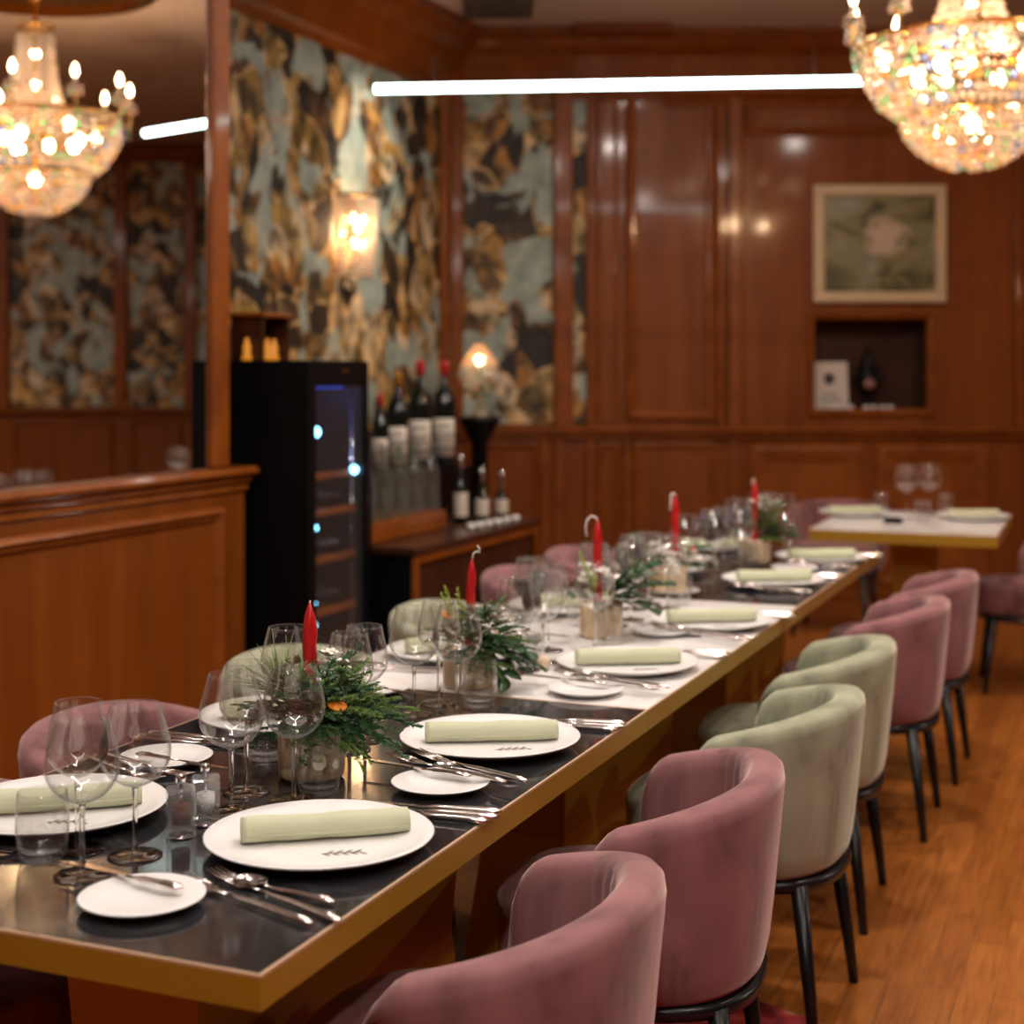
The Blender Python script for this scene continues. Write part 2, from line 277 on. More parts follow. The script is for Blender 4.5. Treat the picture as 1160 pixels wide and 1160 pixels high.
# ------------------------------------------------------------------ mesh builder
class MB:
    def __init__(s): s.v = []; s.f = []; s.sm = []
    def add(s, vs, fs, smooth=False, tr=None):
        o = len(s.v)
        s.v += [tuple(tr(Vector(p))) if tr else tuple(p) for p in vs]
        s.f += [tuple(i + o for i in f) for f in fs]; s.sm += [smooth] * len(fs)
    def box(s, x0, x1, y0, y1, z0, z1, tr=None):
        vs = [(x, y, z) for z in (z0, z1) for y in (y0, y1) for x in (x0, x1)]
        s.add(vs, [(0, 2, 3, 1), (4, 5, 7, 6), (0, 1, 5, 4), (2, 6, 7, 3), (0, 4, 6, 2), (1, 3, 7, 5)], tr=tr)
    def rbox(s, x0, x1, y0, y1, z0, z1, b=0.01, tr=None):      # chamfered box
        def ring(i, z): return [(x0 + i, y0 + b, z), (x0 + b, y0 + i, z), (x1 - b, y0 + i, z), (x1 - i, y0 + b, z), (x1 - i, y1 - b, z), (x1 - b, y1 - i, z), (x0 + b, y1 - i, z), (x0 + i, y1 - b, z)]
        vs = ring(b, z0) + ring(0, z0 + b) + ring(0, z1 - b) + ring(b, z1)
        vs[0:8] = [(min(max(x, x0 + b), x1 - b), min(max(y, y0 + b), y1 - b), z) for x, y, z in vs[0:8]]
        vs[24:32] = [(min(max(x, x0 + b), x1 - b), min(max(y, y0 + b), y1 - b), z) for x, y, z in vs[24:32]]
        fs = [tuple(range(7, -1, -1)), tuple(range(24, 32))]
        for k in range(3):
            for i in range(8): fs.append((k * 8 + i, k * 8 + (i + 1) % 8, k * 8 + 8 + (i + 1) % 8, k * 8 + 8 + i))
        s.add(vs, fs, tr=tr)
    def lathe(s, prof, seg=32, c=(0, 0, 0), smooth=True, close=False, tr=None, ribs=None):
        vs = []; fs = []; n = len(prof)
        for i in range(seg):
            a = 2 * PI * i / seg; k = 1.0
            if ribs: k = 1 + ribs[1] * abs(math.sin(a * ribs[0] / 2))
            for r, z in prof: vs.append((c[0] + r * k * math.cos(a), c[1] + r * k * math.sin(a), c[2] + z))
        m = n if close else n - 1
        for i in range(seg):
            j = (i + 1) % seg
            for k in range(m): fs.append((i * n + k, j * n + k, j * n + (k + 1) % n, i * n + (k + 1) % n))
        s.add(vs, fs, smooth, tr)
    def tube(s, pts, rad, seg=8, smooth=True, cap=True, tr=None, sq=1.0):
        pts = [Vector(p) for p in pts]; n = len(pts)
        if not hasattr(rad, '__len__'): rad = [rad] * n
        vs = []; fs = []; up = None
        for i, p in enumerate(pts):
            t = (pts[min(i + 1, n - 1)] - pts[max(i - 1, 0)]).normalized()
            if up is None:
                up = Vector((0, 0, 1)) if abs(t.z) < 0.9 else Vector((0, 1, 0))
            a = t.cross(up).normalized(); b_ = a.cross(t).normalized(); up = b_
            for k in range(seg):
                an = 2 * PI * k / seg
                vs.append(p + a * rad[i] * math.cos(an) + b_ * rad[i] * sq * math.sin(an))
        for i in range(n - 1):
            for k in range(seg): fs.append((i * seg + k, i * seg + (k + 1) % seg, (i + 1) * seg + (k + 1) % seg, (i + 1) * seg + k))
        if cap: fs.append(tuple(range(seg - 1, -1, -1))); fs.append(tuple(range((n - 1) * seg, n * seg)))
        s.add(vs, fs, smooth, tr)
    def rect_frame(s, x0, x1, z0, z1, w, d, y=0.0, tr=None):   # moulding frame on a wall facing -y
        o = [(x0, z0), (x1, z0), (x1, z1), (x0, z1)]
        def ins(k): return [(x0 + k, z0 + k), (x1 - k, z0 + k), (x1 - k, z1 - k), (x0 + k, z1 - k)]
        rings = [(ins(0), 0), (ins(w * .12), -d * .8), (ins(w * .35), -d), (ins(w * .6), -d * .55), (ins(w * .8), -d * .5), (ins(w), 0.0)]
        vs = []; fs = []
        for r, dy in rings: vs += [(x, y + dy, z) for x, z in r]
        for k in range(len(rings) - 1):
            for i in range(4): fs.append((k * 4 + i, k * 4 + (i + 1) % 4, k * 4 + 4 + (i + 1) % 4, k * 4 + 4 + i))
        s.add(vs, fs, tr=tr)
    def ball(s, c, r, seg=12, rings=8, tr=None, sz=1.0):
        prof = [(max(1e-4, r * math.sin(PI * k / rings)), -r * sz * math.cos(PI * k / rings)) for k in range(rings + 1)]
        s.lathe(prof, seg, c, True, tr=tr)
    def octa(s, c, r, h=None, rot=0.0, seg=6):
        h = h or r; x, y, z = c
        vs = [(x, y, z + h)] + [(x + r * math.cos(rot + 2 * PI * k / seg), y + r * math.sin(rot + 2 * PI * k / seg), z + 0.15 * h) for k in range(seg)] + [(x, y, z - h)]
        fs = [(0, 1 + k, 1 + (k + 1) % seg) for k in range(seg)] + [(seg + 1, 1 + (k + 1) % seg, 1 + k) for k in range(seg)]
        s.add(vs, fs, False)
    def mesh(s, name):
        me = bpy.data.meshes.new(name); me.from_pydata(s.v, [], s.f)
        me.polygons.foreach_set('use_smooth', s.sm); me.update()
        import bmesh
        b = bmesh.new(); b.from_mesh(me); bmesh.ops.recalc_face_normals(b, faces=b.faces); b.to_mesh(me); b.free()
        return me
def part(name, mb, m, parent=None, loc=None, rot=None, kind=None, label=None):
    me = mb.mesh(name) if isinstance(mb, MB) else mb
    if m is not None:
        if len(me.materials) == 0: me.materials.append(M[m] if isinstance(m, str) else m)
    o = bpy.data.objects.new(name, me); COL.objects.link(o)
    if parent: o.parent = parent
    if loc is not None: o.location = loc
    if rot is not None: o.rotation_euler = rot
    if kind: o['kind'] = kind
    if label: o['label'] = label
    return o
def tag(o, label, cat, group=None):
    o['label'] = label; o['category'] = cat
    if group: o['group'] = group
    return o
def thing(name, label, cat, loc=(0, 0, 0), rz=0.0, group=None):
    o = bpy.data.objects.new(name, None); COL.objects.link(o); o.empty_display_size = 0.05
    o.location = loc; o.rotation_euler = (0, 0, rz); return tag(o, label, cat, group)
def struct(name, mb, m, loc=None, rot=None):
    return part(name, mb, m, None, loc, rot, kind='structure')
def copy_tree(o, parent=None):
    c = o.copy(); COL.objects.link(c); c.parent = parent
    for ch in list(o.children): copy_tree(ch, c)
    return c
class Proto:
    def __init__(s, root): s.root = root; s.used = False
    def place(s, loc, rz, label, group=None, sc=None):
        o = s.root if not s.used else copy_tree(s.root); s.used = True
        o.location = loc; o.rotation_euler = (0, 0, rz); o['label'] = label
        if group: o['group'] = group
        if sc: o.scale = (sc, sc, sc)
        return o
UT = lambda p: UN(p.y, p.x, p.z)      # local (n, u, z) -> world

# ================================================================== THE ROOM
fl = MB(); fl.box(-3.5, 9.2, -3.2, 13.2, -0.1, 0.0); struct('floor', fl, 'floor')
ce = MB(); ce.box(-4.2, 9.2, -3.2, 13.2, CEIL, CEIL + 0.1); struct('ceiling', ce, 'ceiling')
# back wall with the niche cut out
NX0, NX1, NZ0, NZ1 = bx(922), bx(1051), bz(465), bz(359)
wb = MB()
wb.box(-2.2, NX0, BW, BW + 0.35, 0, CEIL); wb.box(NX1, 4.0, BW, BW + 0.35, 0, CEIL)
wb.box(NX0, NX1, BW, BW + 0.35, 0, NZ0); wb.box(NX0, NX1, BW, BW + 0.35, NZ1, CEIL); wb.box(NX0, NX1, BW + 0.30, BW + 0.35, NZ0, NZ1)
wall_back = struct('wall_back', wb, 'wood')
t = MB(); t.box(NX0, NX1, BW + .294, BW + .30, NZ0, NZ1); t.box(NX0, NX0 + .006, BW + .02, BW + .30, NZ0, NZ1); t.box(NX1 - .006, NX1, BW + .02, BW + .30, NZ0, NZ1); part('niche_shade_lining', t, 'wood_dark', wall_back)  # dark sheets put in to paint the shade inside the niche
pb = MB()       # wallpaper panels on the back wall
pb.box(bx(523), bx(627), BW - 0.012, BW + 0.0, bz(480), bz(64)); part('wallpaper_panel', pb, 'paper_back', wall_back, label='wallpapered panel of the wall')
ps = MB(); ps.box(bx(649), bx(664), BW - 0.012, BW, bz(480), bz(60)); part('wallpaper_panel', ps, 'paper_back', wall_back, label='narrow wallpapered strip')
# pilasters, mouldings of the back wall
pm = MB()
def pil(a, b_, d=0.05, z0=1.076, z1=3.3):
    pm.rbox(bx(a), bx(b_), BW - d, BW + .01, z0, z1, 0.012)
pil(503, 525, 0.06); pil(627, 649, 0.06); pil(664, 672, 0.05)
pil(812, 820, 0.035); pil(824, 840, 0.06); pil(1150, 1158, 0.04)
pm.rect_frame(bx(708), bx(812), bz(477), 3.25, 0.075, 0.035, BW)
pm.rect_frame(bx(843), bx(1148), bz(154), 3.28, 0.06, 0.03, BW)
pm.rect_frame(bx(914), bx(1059), bz(472), bz(353), 0.05, 0.03, BW)
pm.rect_frame(bx(676), bx(700), bz(477), 3.25, 0.03, 0.012, BW)
part('panel_moulding', pm, 'wood_rim', wall_back)
wm = MB()       # wainscot fields below the rail
for a, b_ in ((528, 612), (676, 704), (716, 812), (1160, 1290)):
    wm.rect_frame(bx(a), bx(b_), bz(668), bz(500), 0.055, 0.025, BW)
for a in (612, 628, 664, 706, 826): wm.rbox(bx(a), bx(a + 9), BW - 0.03, BW + 0.01, 0.1, 1.05, 0.01)
part('wainscot_moulding', wm, 'wood_rim', wall_back)
# low wall doors of the back wall
for k, (a, b_) in enumerate(((846, 980), (988, 1122))):
    dm = MB(); dm.rbox(bx(a), bx(b_), BW - 0.02, BW + 0.0, bz(668), bz(500), 0.006)
    dm.rect_frame(bx(a) + .02, bx(b_) - .02, bz(668) + .02, bz(500) - .02, 0.11, 0.028, BW - 0.02)
    part('cupboard_door', dm, 'wood_rim', wall_back)
t = MB(); t.rbox(-2.2, 4.02, BW - 0.075, BW + .01, 1.045, 1.083, 0.012); t.rbox(-2.2, 4.0, BW - 0.04, BW + .01, 1.005, 1.045, 0.01); struct('trim_1', t, 'wood_rim')
t = MB(); t.rbox(-2.2, 4.02, BW - 0.03, BW + .01, 0.0, 0.11, 0.01); struct('baseboard_back', t, 'wood_rim')
def cornice(mb, L0, L1, tr, ext=0.34, drop=0.30):
    prof = [(0.0, CEIL - drop - .04), (0.03, CEIL - drop - .04), (0.045, CEIL - drop), (0.08, CEIL - drop + .02), (0.10, CEIL - drop + .07), (0.16, CEIL - .15), (0.24, CEIL - .10), (0.27, CEIL - .06), (ext, CEIL - .05), (ext, CEIL - 0.002), (0.0, CEIL - 0.002)]
    vs = [(L, -d, z) for L in (L0, L1) for d, z in prof]; n = len(prof)
    fs = [(i, (i + 1) % n, n + (i + 1) % n, n + i) for i in range(n)] + [tuple(range(n)), tuple(range(2 * n - 1, n - 1, -1))]
    mb.add(vs, fs, tr=tr)
BT = lambda p: Vector((p.x, BW + p.y, p.z))
t = MB(); cornice(t, -1.2, bx(648), BT, 0.34); cornice(t, bx(648), bx(752), BT, 0.43, 0.36); cornice(t, bx(752), 4.0, BT, 0.30, 0.40); struct('trim_2', t, 'wood')
# alcove wall with wallpaper, along the table direction
NW, NM = -3.10, -2.15          # wallpapered wall, mirror wall (distance from the table's aisle edge)
t = MB(); t.box(NW - 0.2, NW, 3.0, 7.60, 0, CEIL, tr=UT); wall_left = struct('wall_left', t, 'wood')
t = MB(); t.box(NW, NW + 0.012, 3.3, 7.10, 1.09, 3.30, tr=UT); part('wallpaper_panel', t, 'paper_alcove', wall_left, label='wallpapered upper part of the wall')
AT = lambda p: UN(p.x, NW - p.y, p.z)
t = MB(); cornice(t, 3.0, 7.3, AT, 0.30, 0.34); struct('trim_3', t, 'wood')
t = MB(); t.rbox(NW, NW + 0.07, 3.3, 7.2, 1.045, 1.083, 0.012, tr=UT); struct('trim_4', t, 'wood_rim')
t = MB(); t.rbox(NW, NW + 0.05, 7.02, 7.14, 1.08, 3.3, 0.012, tr=UT); part('pilaster', t, 'wood_rim', wall_left)
# mirror wall
def uat(px, n):
    r = (px - 580) / F
    return (-(C0.x + n * CN) + r * (C0.y + n * SN)) / (-SN - r * CN)
U_END, U_P1, U_P0, U_MO = uat(277, NM), uat(262, NM), uat(243, NM), uat(250, NM)
t = MB(); t.box(NW - .2, NM - 0.03, -5.2, U_P1 - 0.01, 1.03, CEIL, tr=UT); t.box(NW, NM, U_P1 - 1.0, U_END, 0, 1.03, tr=UT); t.box(NM - 0.2, NM, -5.2, U_P1 - 1.0, 0, 1.03, tr=UT)
wall_m = struct('wall_mirror', t, 'wood')
t = MB(); t.rbox(NM - 0.3, NM + 0.045, -5.2, U_END + 0.045, 1.045, 1.082, 0.014, tr=UT); t.rbox(NM - 0.3, NM + 0.025, -5.2, U_END + 0.02, 1.02, 1.045, 0.01, tr=UT); t.rbox(NM - 0.3, NM + 0.012, -5.2, U_END + 0.012, 0.99, 1.02, 0.006, tr=UT)
struct('trim_5', t, 'wood_rim')
MT = lambda p: UN(p.x, NM - p.y, p.z)
t = MB(); t.rect_frame(-1.6, U_MO, 0.16, 0.945, 0.05, 0.028, 0, tr=MT); part('wainscot_moulding', t, 'wood_rim', wall_m)
t = MB(); t.rbox(NM - 0.26, NM + 0.0, U_P0, U_P1, 1.08, CEIL, 0.012, tr=UT); part('pilaster', t, 'wood_rim', wall_m)
t = MB(); t.rbox(NM, NM + 0.02, -5.2, U_END, 0.0, 0.11, 0.008, tr=UT); struct('baseboard_left', t, 'wood_rim')
t = MB(); t.box(NM - 0.03, NM - 0.022, -3.4, U_P0, 1.083, CEIL - .01, tr=UT)
mir = part('wall_mirror_glass', t, 'mirror'); tag(mir, 'large wall mirror above the wooden half wall', 'mirror')
mir.name = 'wall_mirror_panel'
# far corner beyond the frame, seen only in the mirror
t = MB(); t.box(4.0, 4.35, BW, 13.0, 0, CEIL); struct('wall_return', t, 'wood')
R45 = lambda p: Vector((4.0 + p.x * .70711 - p.y * -.70711, 12.77 - p.x * .70711 + p.y * .70711, p.z))
t = MB(); t.box(0.0, 7.1, 0.0, 0.2, 0, CEIL, tr=R45); wall_c = struct('wall_corner', t, 'wood')
t = MB(); xs = [0.1, 1.3, 2.35, 3.5, 4.15, 5.25, 6.2, 7.0]
for a, b_ in zip(xs[:-1], xs[1:]): t.box(a + .06, b_ - .06, -0.012, 0.0, 1.10, 3.38, tr=R45)
part('wallpaper_panel', t, 'paper_corner', wall_c)
t = MB()
for a in xs: t.rbox(a - .06, a + .06, -0.05, 0, 1.08, 3.40, 0.012, tr=R45)
for a, b_ in zip(xs[:-1], xs[1:]): t.rect_frame(a + .08, b_ - .08, 0.15, 0.98, .06, .03, 0, tr=R45)
part('panel_moulding', t, 'wood_rim', wall_c)
t = MB(); t.rbox(0, 7.1, -0.08, 0, 1.045, 1.083, 0.012, tr=R45); struct('trim_6', t, 'wood_rim')
t = MB(); cornice(t, 0, 7.1, R45, .16, .12); struct('trim_7', t, 'wood')
t = MB(); t.box(9.0, 9.2, -3.2, 8.2, 0, CEIL); struct('wall_right', t, 'wood')
t = MB(); t.box(-4.2, 9.2, -3.4, -3.2, 0, CEIL); struct('wall_front', t, 'wood')
# ceiling vent, ceiling medallion over the chandelier
t = MB(); p0 = (-0.30, 8.55); 
t.rbox(-0.28, 0.12, 8.50, 9.0, CEIL - 0.02, CEIL - 0.001, 0.008)
for k in range(7): t.box(-0.25, 0.09, 8.54 + k * .062, 8.56 + k * .062, CEIL - 0.028, CEIL - 0.02)
tag(part('ceiling_vent', t, 'vent'), 'dark rectangular vent in the ceiling near the wallpapered corner', 'vent')
CH = Vector((1.918, 6.35, 0))
t = MB(); t.lathe([(0.001, -.05), (.12, -.052), (.16, -.03), (.40, -.02), (.54, -.025), (.58, -.055), (.64, -.045), (.66, -.015), (.67, -.001), (0.001, -.001)], 64, (0, 0, 0))
md = part('ceiling_medallion', t, 'gold', loc=(CH.x, CH.y, CEIL)); tag(md, 'round golden ceiling dish above the crystal chandelier', 'ceiling rose')
# rug under the table
RT = lambda p: Vector((0.40 + (p.x + p.y) * .70711, 3.60 + (-p.x + p.y) * .70711, p.z))
t = MB(); t.rbox(-0.05, 2.2, -2.4, 0.0, 0.0005, 0.008, 0.003, tr=RT); tag(part('patterned_rug', t, 'rug'), 'red patterned rug under the near end of the long table', 'rug')

# ================================================================== WALL THINGS
pf = thing('framed_picture', 'cream framed blurry pond painting on the panelled wall above the niche', 'picture', (bx(995), BW - 0.02, bz(276.5)))
hw, hh = (bx(1070) - bx(920)) / 2, (bz(210) - bz(343)) / 2
t = MB()
fw = 0.068
for (a0, a1, c0, c1) in ((-hw, hw, -hh, -hh + fw), (-hw, hw, hh - fw, hh), (-hw, -hw + fw, -hh + fw, hh - fw), (hw - fw, hw, -hh + fw, hh - fw)): t.rbox(a0, a1, -0.035, 0.012, c0, c1, 0.008)
part('picture_frame', t, 'frame', pf)
t = MB(); t.box(-hw + fw, hw - fw, -0.012, 0.0, -hh + fw, hh - fw); part('canvas', t, 'painting', pf)
# niche contents
def lean(x, w, h, lab, cat, name, m, dy=0.10):
    o = thing(name, lab, cat, (x, BW + dy, NZ0))
    t = MB(); t.box(-w / 2, w / 2, -0.01, 0.01, 0, h); b_ = part('card', t, m, o, rot=(math.radians(-10), 0, 0))
    return o, b_
o, c = lean(bx(944), 0.235, 0.31, 'white card leaning inside the wall niche', 'card', 'display_card', 'white')
t = MB()
t.lathe([(0.001, 0), (.038, 0), (.001, .001)], 16, tr=lambda p: Vector((p.x, -0.011, .2 + p.y)))
for k in range(3): t.box(-.07 + .01 * k, .07 - .01 * k, -0.0115, -0.01, .05 + .025 * k, .058 + .025 * k)
part('printed_text', t, 'steel', c)
u = thing('trophy_urn', 'dark two-handled urn in the wall niche', 'urn', (bx(988), BW + 0.13, NZ0))
t = MB(); t.lathe([(.001, 0), (.055, 0), (.055, .02), (.02, .05), (.02, .08), (.06, .13), (.075, .20), (.06, .26), (.03, .29), (.045, .33), (.015, .36), (.008, .40), (.001, .40)], 24); part('body', t, 'black', u)
for sgn in (-1, 1):
    t = MB(); t.tube([(sgn * .05, 0, .15), (sgn * .10, 0, .19), (sgn * .10, 0, .25), (sgn * .04, 0, .28)], .007, 6); part('handle', t, 'black', u)
t = MB(); t.ball((0, -.045, .17), .042, 12, 8); part('medallion', t, mat('plum_emblem', (.28, .12, .11), .5), u)
names = ['first', 'second', 'third', 'fourth', 'fifth', 'sixth']
for k, px in enumerate((945, 953, 965, 982, 991, 1001, 1010)):
    t = MB(); t.lathe([(.001, 0), (.014, 0), (.02, .028), (.017, .03), (.012, .005), (.001, .004)], 14)
    o = part('small_cup', t, 'porcelain', loc=(bx(px), BW + 0.03, NZ0)); tag(o, 'tiny white cup on the niche ledge, ' + ('leftmost of seven' if k == 0 else 'rightmost of seven' if k == 6 else names[k] + ' from the left of seven'), 'cup', 'tiny white cups in the niche')
# crystal wall sconce
P = UN(5.83, NW + 0.012, 2.18)
sc = thing('crystal_sconce', 'glowing crystal wall sconce on the wallpapered wall', 'sconce', P, TH)
t = MB(); t.rbox(0, .02, -.10, .10, -.02, .20, .006); part('backplate', t, 'gold', sc)
t = MB(); t.lathe([(.150, .19), (.155, .20), (.150, .21), (.145, .20)], 32, close=True, tr=lambda p: Vector((.02 + abs(p.x), p.y, p.z))); part('rim', t, 'gold', sc)
t = MB(); rows = 19
for i in range(rows):
    z = .18 - i * .0225; w = .150 - .036 * (i / rows) ** 1.6
    for k in range(17):
        a = -PI / 2 + PI * (k + .5 * (i % 2)) / 16.5
        t.octa((.02 + w * math.cos(a), w * math.sin(a), z), .0135, .0165, a, 6)
for k in range(5):
    t.octa((.03 + .03 * math.cos(k), .03 * math.sin(k * 2), -.25 - .01 * k), .012, .018)
part('crystal_strands', t, 'crystal_soft', sc, kind='stuff')
for (y, z) in ((-.055, .08), (.055, .08), (0, .03), (-.03, -.05), (.035, -.06)):
    t = MB(); t.ball((.075, y, z), .017, 10, 8, sz=1.6); part('bulb', t, 'bulb', sc)

# ================================================================== CHANDELIER
ch = thing('crystal_chandelier', 'large tiered crystal chandelier with candle bulbs hanging from the ceiling', 'chandelier', (CH.x, CH.y, CEIL - .052))
zo = -(CEIL - .052)
def rz_(py): return CAMZ + (HY - py) * CH.y / F + zo
t = MB()
def beads(t, prof, seg, size):
    # walk along the profile, dropping a ring of stones every 'size'
    L = 0; i = 0; out = []
    pts = [Vector((r, z)) for r, z in prof]
    d = 0.0
    for a, b_ in zip(pts[:-1], pts[1:]):
        ln = (b_ - a).length; n = max(1, int(ln / size))
        for k in range(n): out.append(a.lerp(b_, k / n))
    for j, p in enumerate(out):
        m = max(5, int(seg * max(p.x, .05) / prof[0][0] if prof[0][0] > .2 else seg))
        m = max(5, int(2 * PI * p.x / (size * 1.02)))
        for k in range(m):
            a = 2 * PI * (k + .5 * (j % 2)) / m
            s_ = random.uniform(.42, .60) * size
            t.octa((p.x * math.cos(a), p.x * math.sin(a), p.y + random.uniform(-.003, .003)), s_, s_ * 1.2, random.random() * 6, 6)
z = lambda m: m + zo
beads(t, [(.445, z(2.785)), (.455, z(2.71)), (.425, z(2.64)), (.37, z(2.56)), (.30, z(2.495))], 60, .034)
beads(t, [(.285, z(2.48)), (.265, z(2.42)), (.215, z(2.36)), (.14, z(2.31)), (.05, z(2.282))], 40, .031)
part('crystal_basket', t, 'crystal', ch, kind='stuff')
t = MB()
beads(t, [(.18, z(2.80)), (.155, z(2.87)), (.125, z(2.95)), (.105, z(3.05)), (.095, z(3.15)), (.09, z(3.27))], 20, .030)
part('crystal_trunk', t, 'crystal_soft', ch, kind='stuff')
for r, zz, h in ((.452, 2.79, .022), (.29, 2.485, .012), (.182, 2.80, .016), (.095, 3.285, .02)):
    t = MB(); t.lathe([(r, z(zz)), (r + .008, z(zz + h / 2)), (r, z(zz + h)), (r - .008, z(zz + h / 2))], 48, close=True); part('hoop', t, 'gold', ch)
t = MB(); t.tube([(0, 0, 0), (0, 0, z(2.5))], .012, 10); t.lathe([(.001, 0), (.055, -.005), (.05, -.03), (.015, -.06), (.001, -.06)], 24); part('rod', t, 'gold', ch)
NA = 10
for k in range(NA):
    a = PI + .08 + 2 * PI * k / NA; c_, s_ = math.cos(a), math.sin(a)
    P_ = lambda r, zz: (r * c_, r * s_, z(zz))
    R = .50
    t = MB(); t.tube([P_(.44, 2.80), P_(.475, 2.775), P_(.505, 2.80), P_(R + .005, 2.85), P_(R, 2.885)], .007, 6)
    arm = part('arm', t, 'gold', ch)
    t = MB(); t.lathe([(.004, 2.885 + zo), (.035, 2.893 + zo), (.042, 2.905 + zo), (.03, 2.898 + zo), (.004, 2.895 + zo)], 16, (R * c_, R * s_, 0))
    part('bobeche', t, 'crystal', arm); t = MB()
    for j in range(7):
        b2 = 2 * PI * j / 7; t.octa((R * c_ + .037 * math.cos(b2), R * s_ + .037 * math.sin(b2), z(2.872)), .009, .018, b2, 5)
    for j in range(4): t.octa((R * c_, R * s_, z(2.80 - j * .027)), .011, .014, j, 6)
    part('crystal_drops', t, 'crystal', arm, kind='stuff')
    t = MB(); t.tube([P_(R, 2.893), P_(R, 2.955)], .009, 10); part('candle_sleeve', t, 'berry', arm)
    t = MB(); t.lathe([(.001, 2.955 + zo), (.009, 2.96 + zo), (.0165, 2.98 + zo), (.012, 3.0 + zo), (.004, 3.02 + zo), (.001, 3.025 + zo)], 12, (R * c_, R * s_, 0)); part('bulb', t, 'bulb', arm)
for k in range(8):
    a = 2 * PI * k / 8; r = .24 if k % 2 else .36
    t = MB(); t.ball((r * math.cos(a), r * math.sin(a), z(2.69 if k % 2 else 2.73)), .028, 10, 8, sz=1.3); part('inner_bulb', t, 'bulb', ch)
t = MB(); t.ball((0, 0, z(2.47)), .035, 10, 8); t.ball((0, 0, z(2.98)), .025, 10, 8); t.ball((0, 0, z(3.15)), .025, 10, 8); part('inner_bulb', t, 'bulb', ch)

# ================================================================== LINEAR LED PENDANT
def led_tube(name, a, b_, r, lab, cat='light', wires=True, m_='led'):
    a, b_ = Vector(a), Vector(b_); mid = (a + b_) / 2
    o = thing(name, lab, cat, mid)
    t = MB(); t.tube([a - mid, b_ - mid], r, 14); part('light_tube', t, m_, o)
    if wires:
        for f in (.12, .88):
            q = (a + (b_ - a) * f) - mid
            t = MB(); t.tube([q, (q.x, q.y, CEIL - mid.z)], .0008, 5); part('cable', t, 'leg', o)
    return o
zl = 2.748
led_tube('linear_pendant', (-0.637, 7.07, zl), (1.645, 6.86, zl), .019, 'long white tube light hanging in front of the back wall')

# ================================================================== WINE FRIDGE
FW, FD, FH = 0.47, 0.50, 1.474
FU, FN = 3.41, -1.917
fr = thing('wine_fridge', 'tall black wine fridge with blue-lit glass door', 'wine fridge', UN(FU, FN), TH)
t = MB(); t.box(-FD, -.02, 0, .03, .02, FH); t.box(-FD, -.02, FW - .03, FW, .02, FH); t.box(-FD, -FD + .03, .03, FW - .03, .02, FH)
t.box(-FD + .03, -.02, .03, FW - .03, FH - .10, FH); t.box(-FD + .03, -.02, .03, FW - .03, .02, .14); t.box(-FD + .03, -.05, .05, FW - .05, 0, .02)
part('cabinet', t, 'black', fr)
t = MB(); t.box(-.018, 0, 0, .055, .04, FH - .002); t.box(-.018, 0, FW - .04, FW, .04, FH - .002); t.box(-.018, 0, .055, FW - .04, FH - .09, FH - .002); t.box(-.018, 0, .055, FW - .04, .04, .12)
door = part('door', t, 'black', fr)
t = MB(); t.box(-.012, -.006, .055, FW - .04, .12, FH - .09); part('door_glass', t, 'doorglass', door)
t = MB(); t.box(0, .004, .25, .30, FH - .045, FH - .033); part('badge', t, 'chrome', door)
t = MB(); t.tube([(.02, FW - .022, .55), (.02, FW - .022, 1.2)], .006, 8); part('handle', t, 'black', door)
for k, zz in enumerate((.30, .50, .70, .88, 1.02)):
    t = MB(); t.rbox(-.06, -.035, .035, FW - .035, zz, zz + .028, .004)
    for j in range(6): t.box(-FD + .04, -.06, .06 + j * .063, .078 + j * .063, zz + .004, zz + .014)
    part('shelf', t, 'wood_rim', fr)
t = MB(); t.box(-FD + .032, -FD + .036, .05, FW - .05, 1.10, FH - .12); t.box(-FD + .06, -.08, .06, FW - .06, FH - .107, FH - .101); part('light_panel', t, 'bluestrip', fr)
t = MB(); t.tube([(-.045, .075, .14), (-.045, .075, 1.36)], .004, 6); t.tube([(-.045, FW - .055, .14), (-.045, FW - .055, 1.36)], .004, 6); part('light_rail', t, 'chrome', fr)
for (y, zz, r) in ((.10, 1.205, .021), (.095, .845, .014), (FW - .06, 1.045, .016), (.10, .48, .009), (.10, .56, .008)):
    t = MB(); t.ball((-.032, y, zz), r, 12, 8); part('blue_lamp', t, 'blue', fr)
wb_ = MB(); wb_.lathe([(.001, 0), (.035, 0), (.037, .01), (.037, .18), (.03, .21), (.014, .235), (.013, .30), (.001, .30)], 16)
wbm = wb_.mesh('wine_bottle')
for k, zz in enumerate((.30, .50, .70, .88)):
    for j in range(4):
        o = part('wine_bottle', wbm, 'bottle'); o.location = UN(FU + .09 + j * .09, FN - .37, zz + .066); o.rotation_euler = (0, math.radians(90), TH)
        tag(o, 'dark wine bottle lying in the fridge, ' + ('lowest', 'second lowest', 'third lowest', 'upper')[k] + ' filled shelf, ' + ('left', 'left-centre', 'right-centre', 'right')[j] + ' one', 'bottle', 'wine bottles in the fridge')
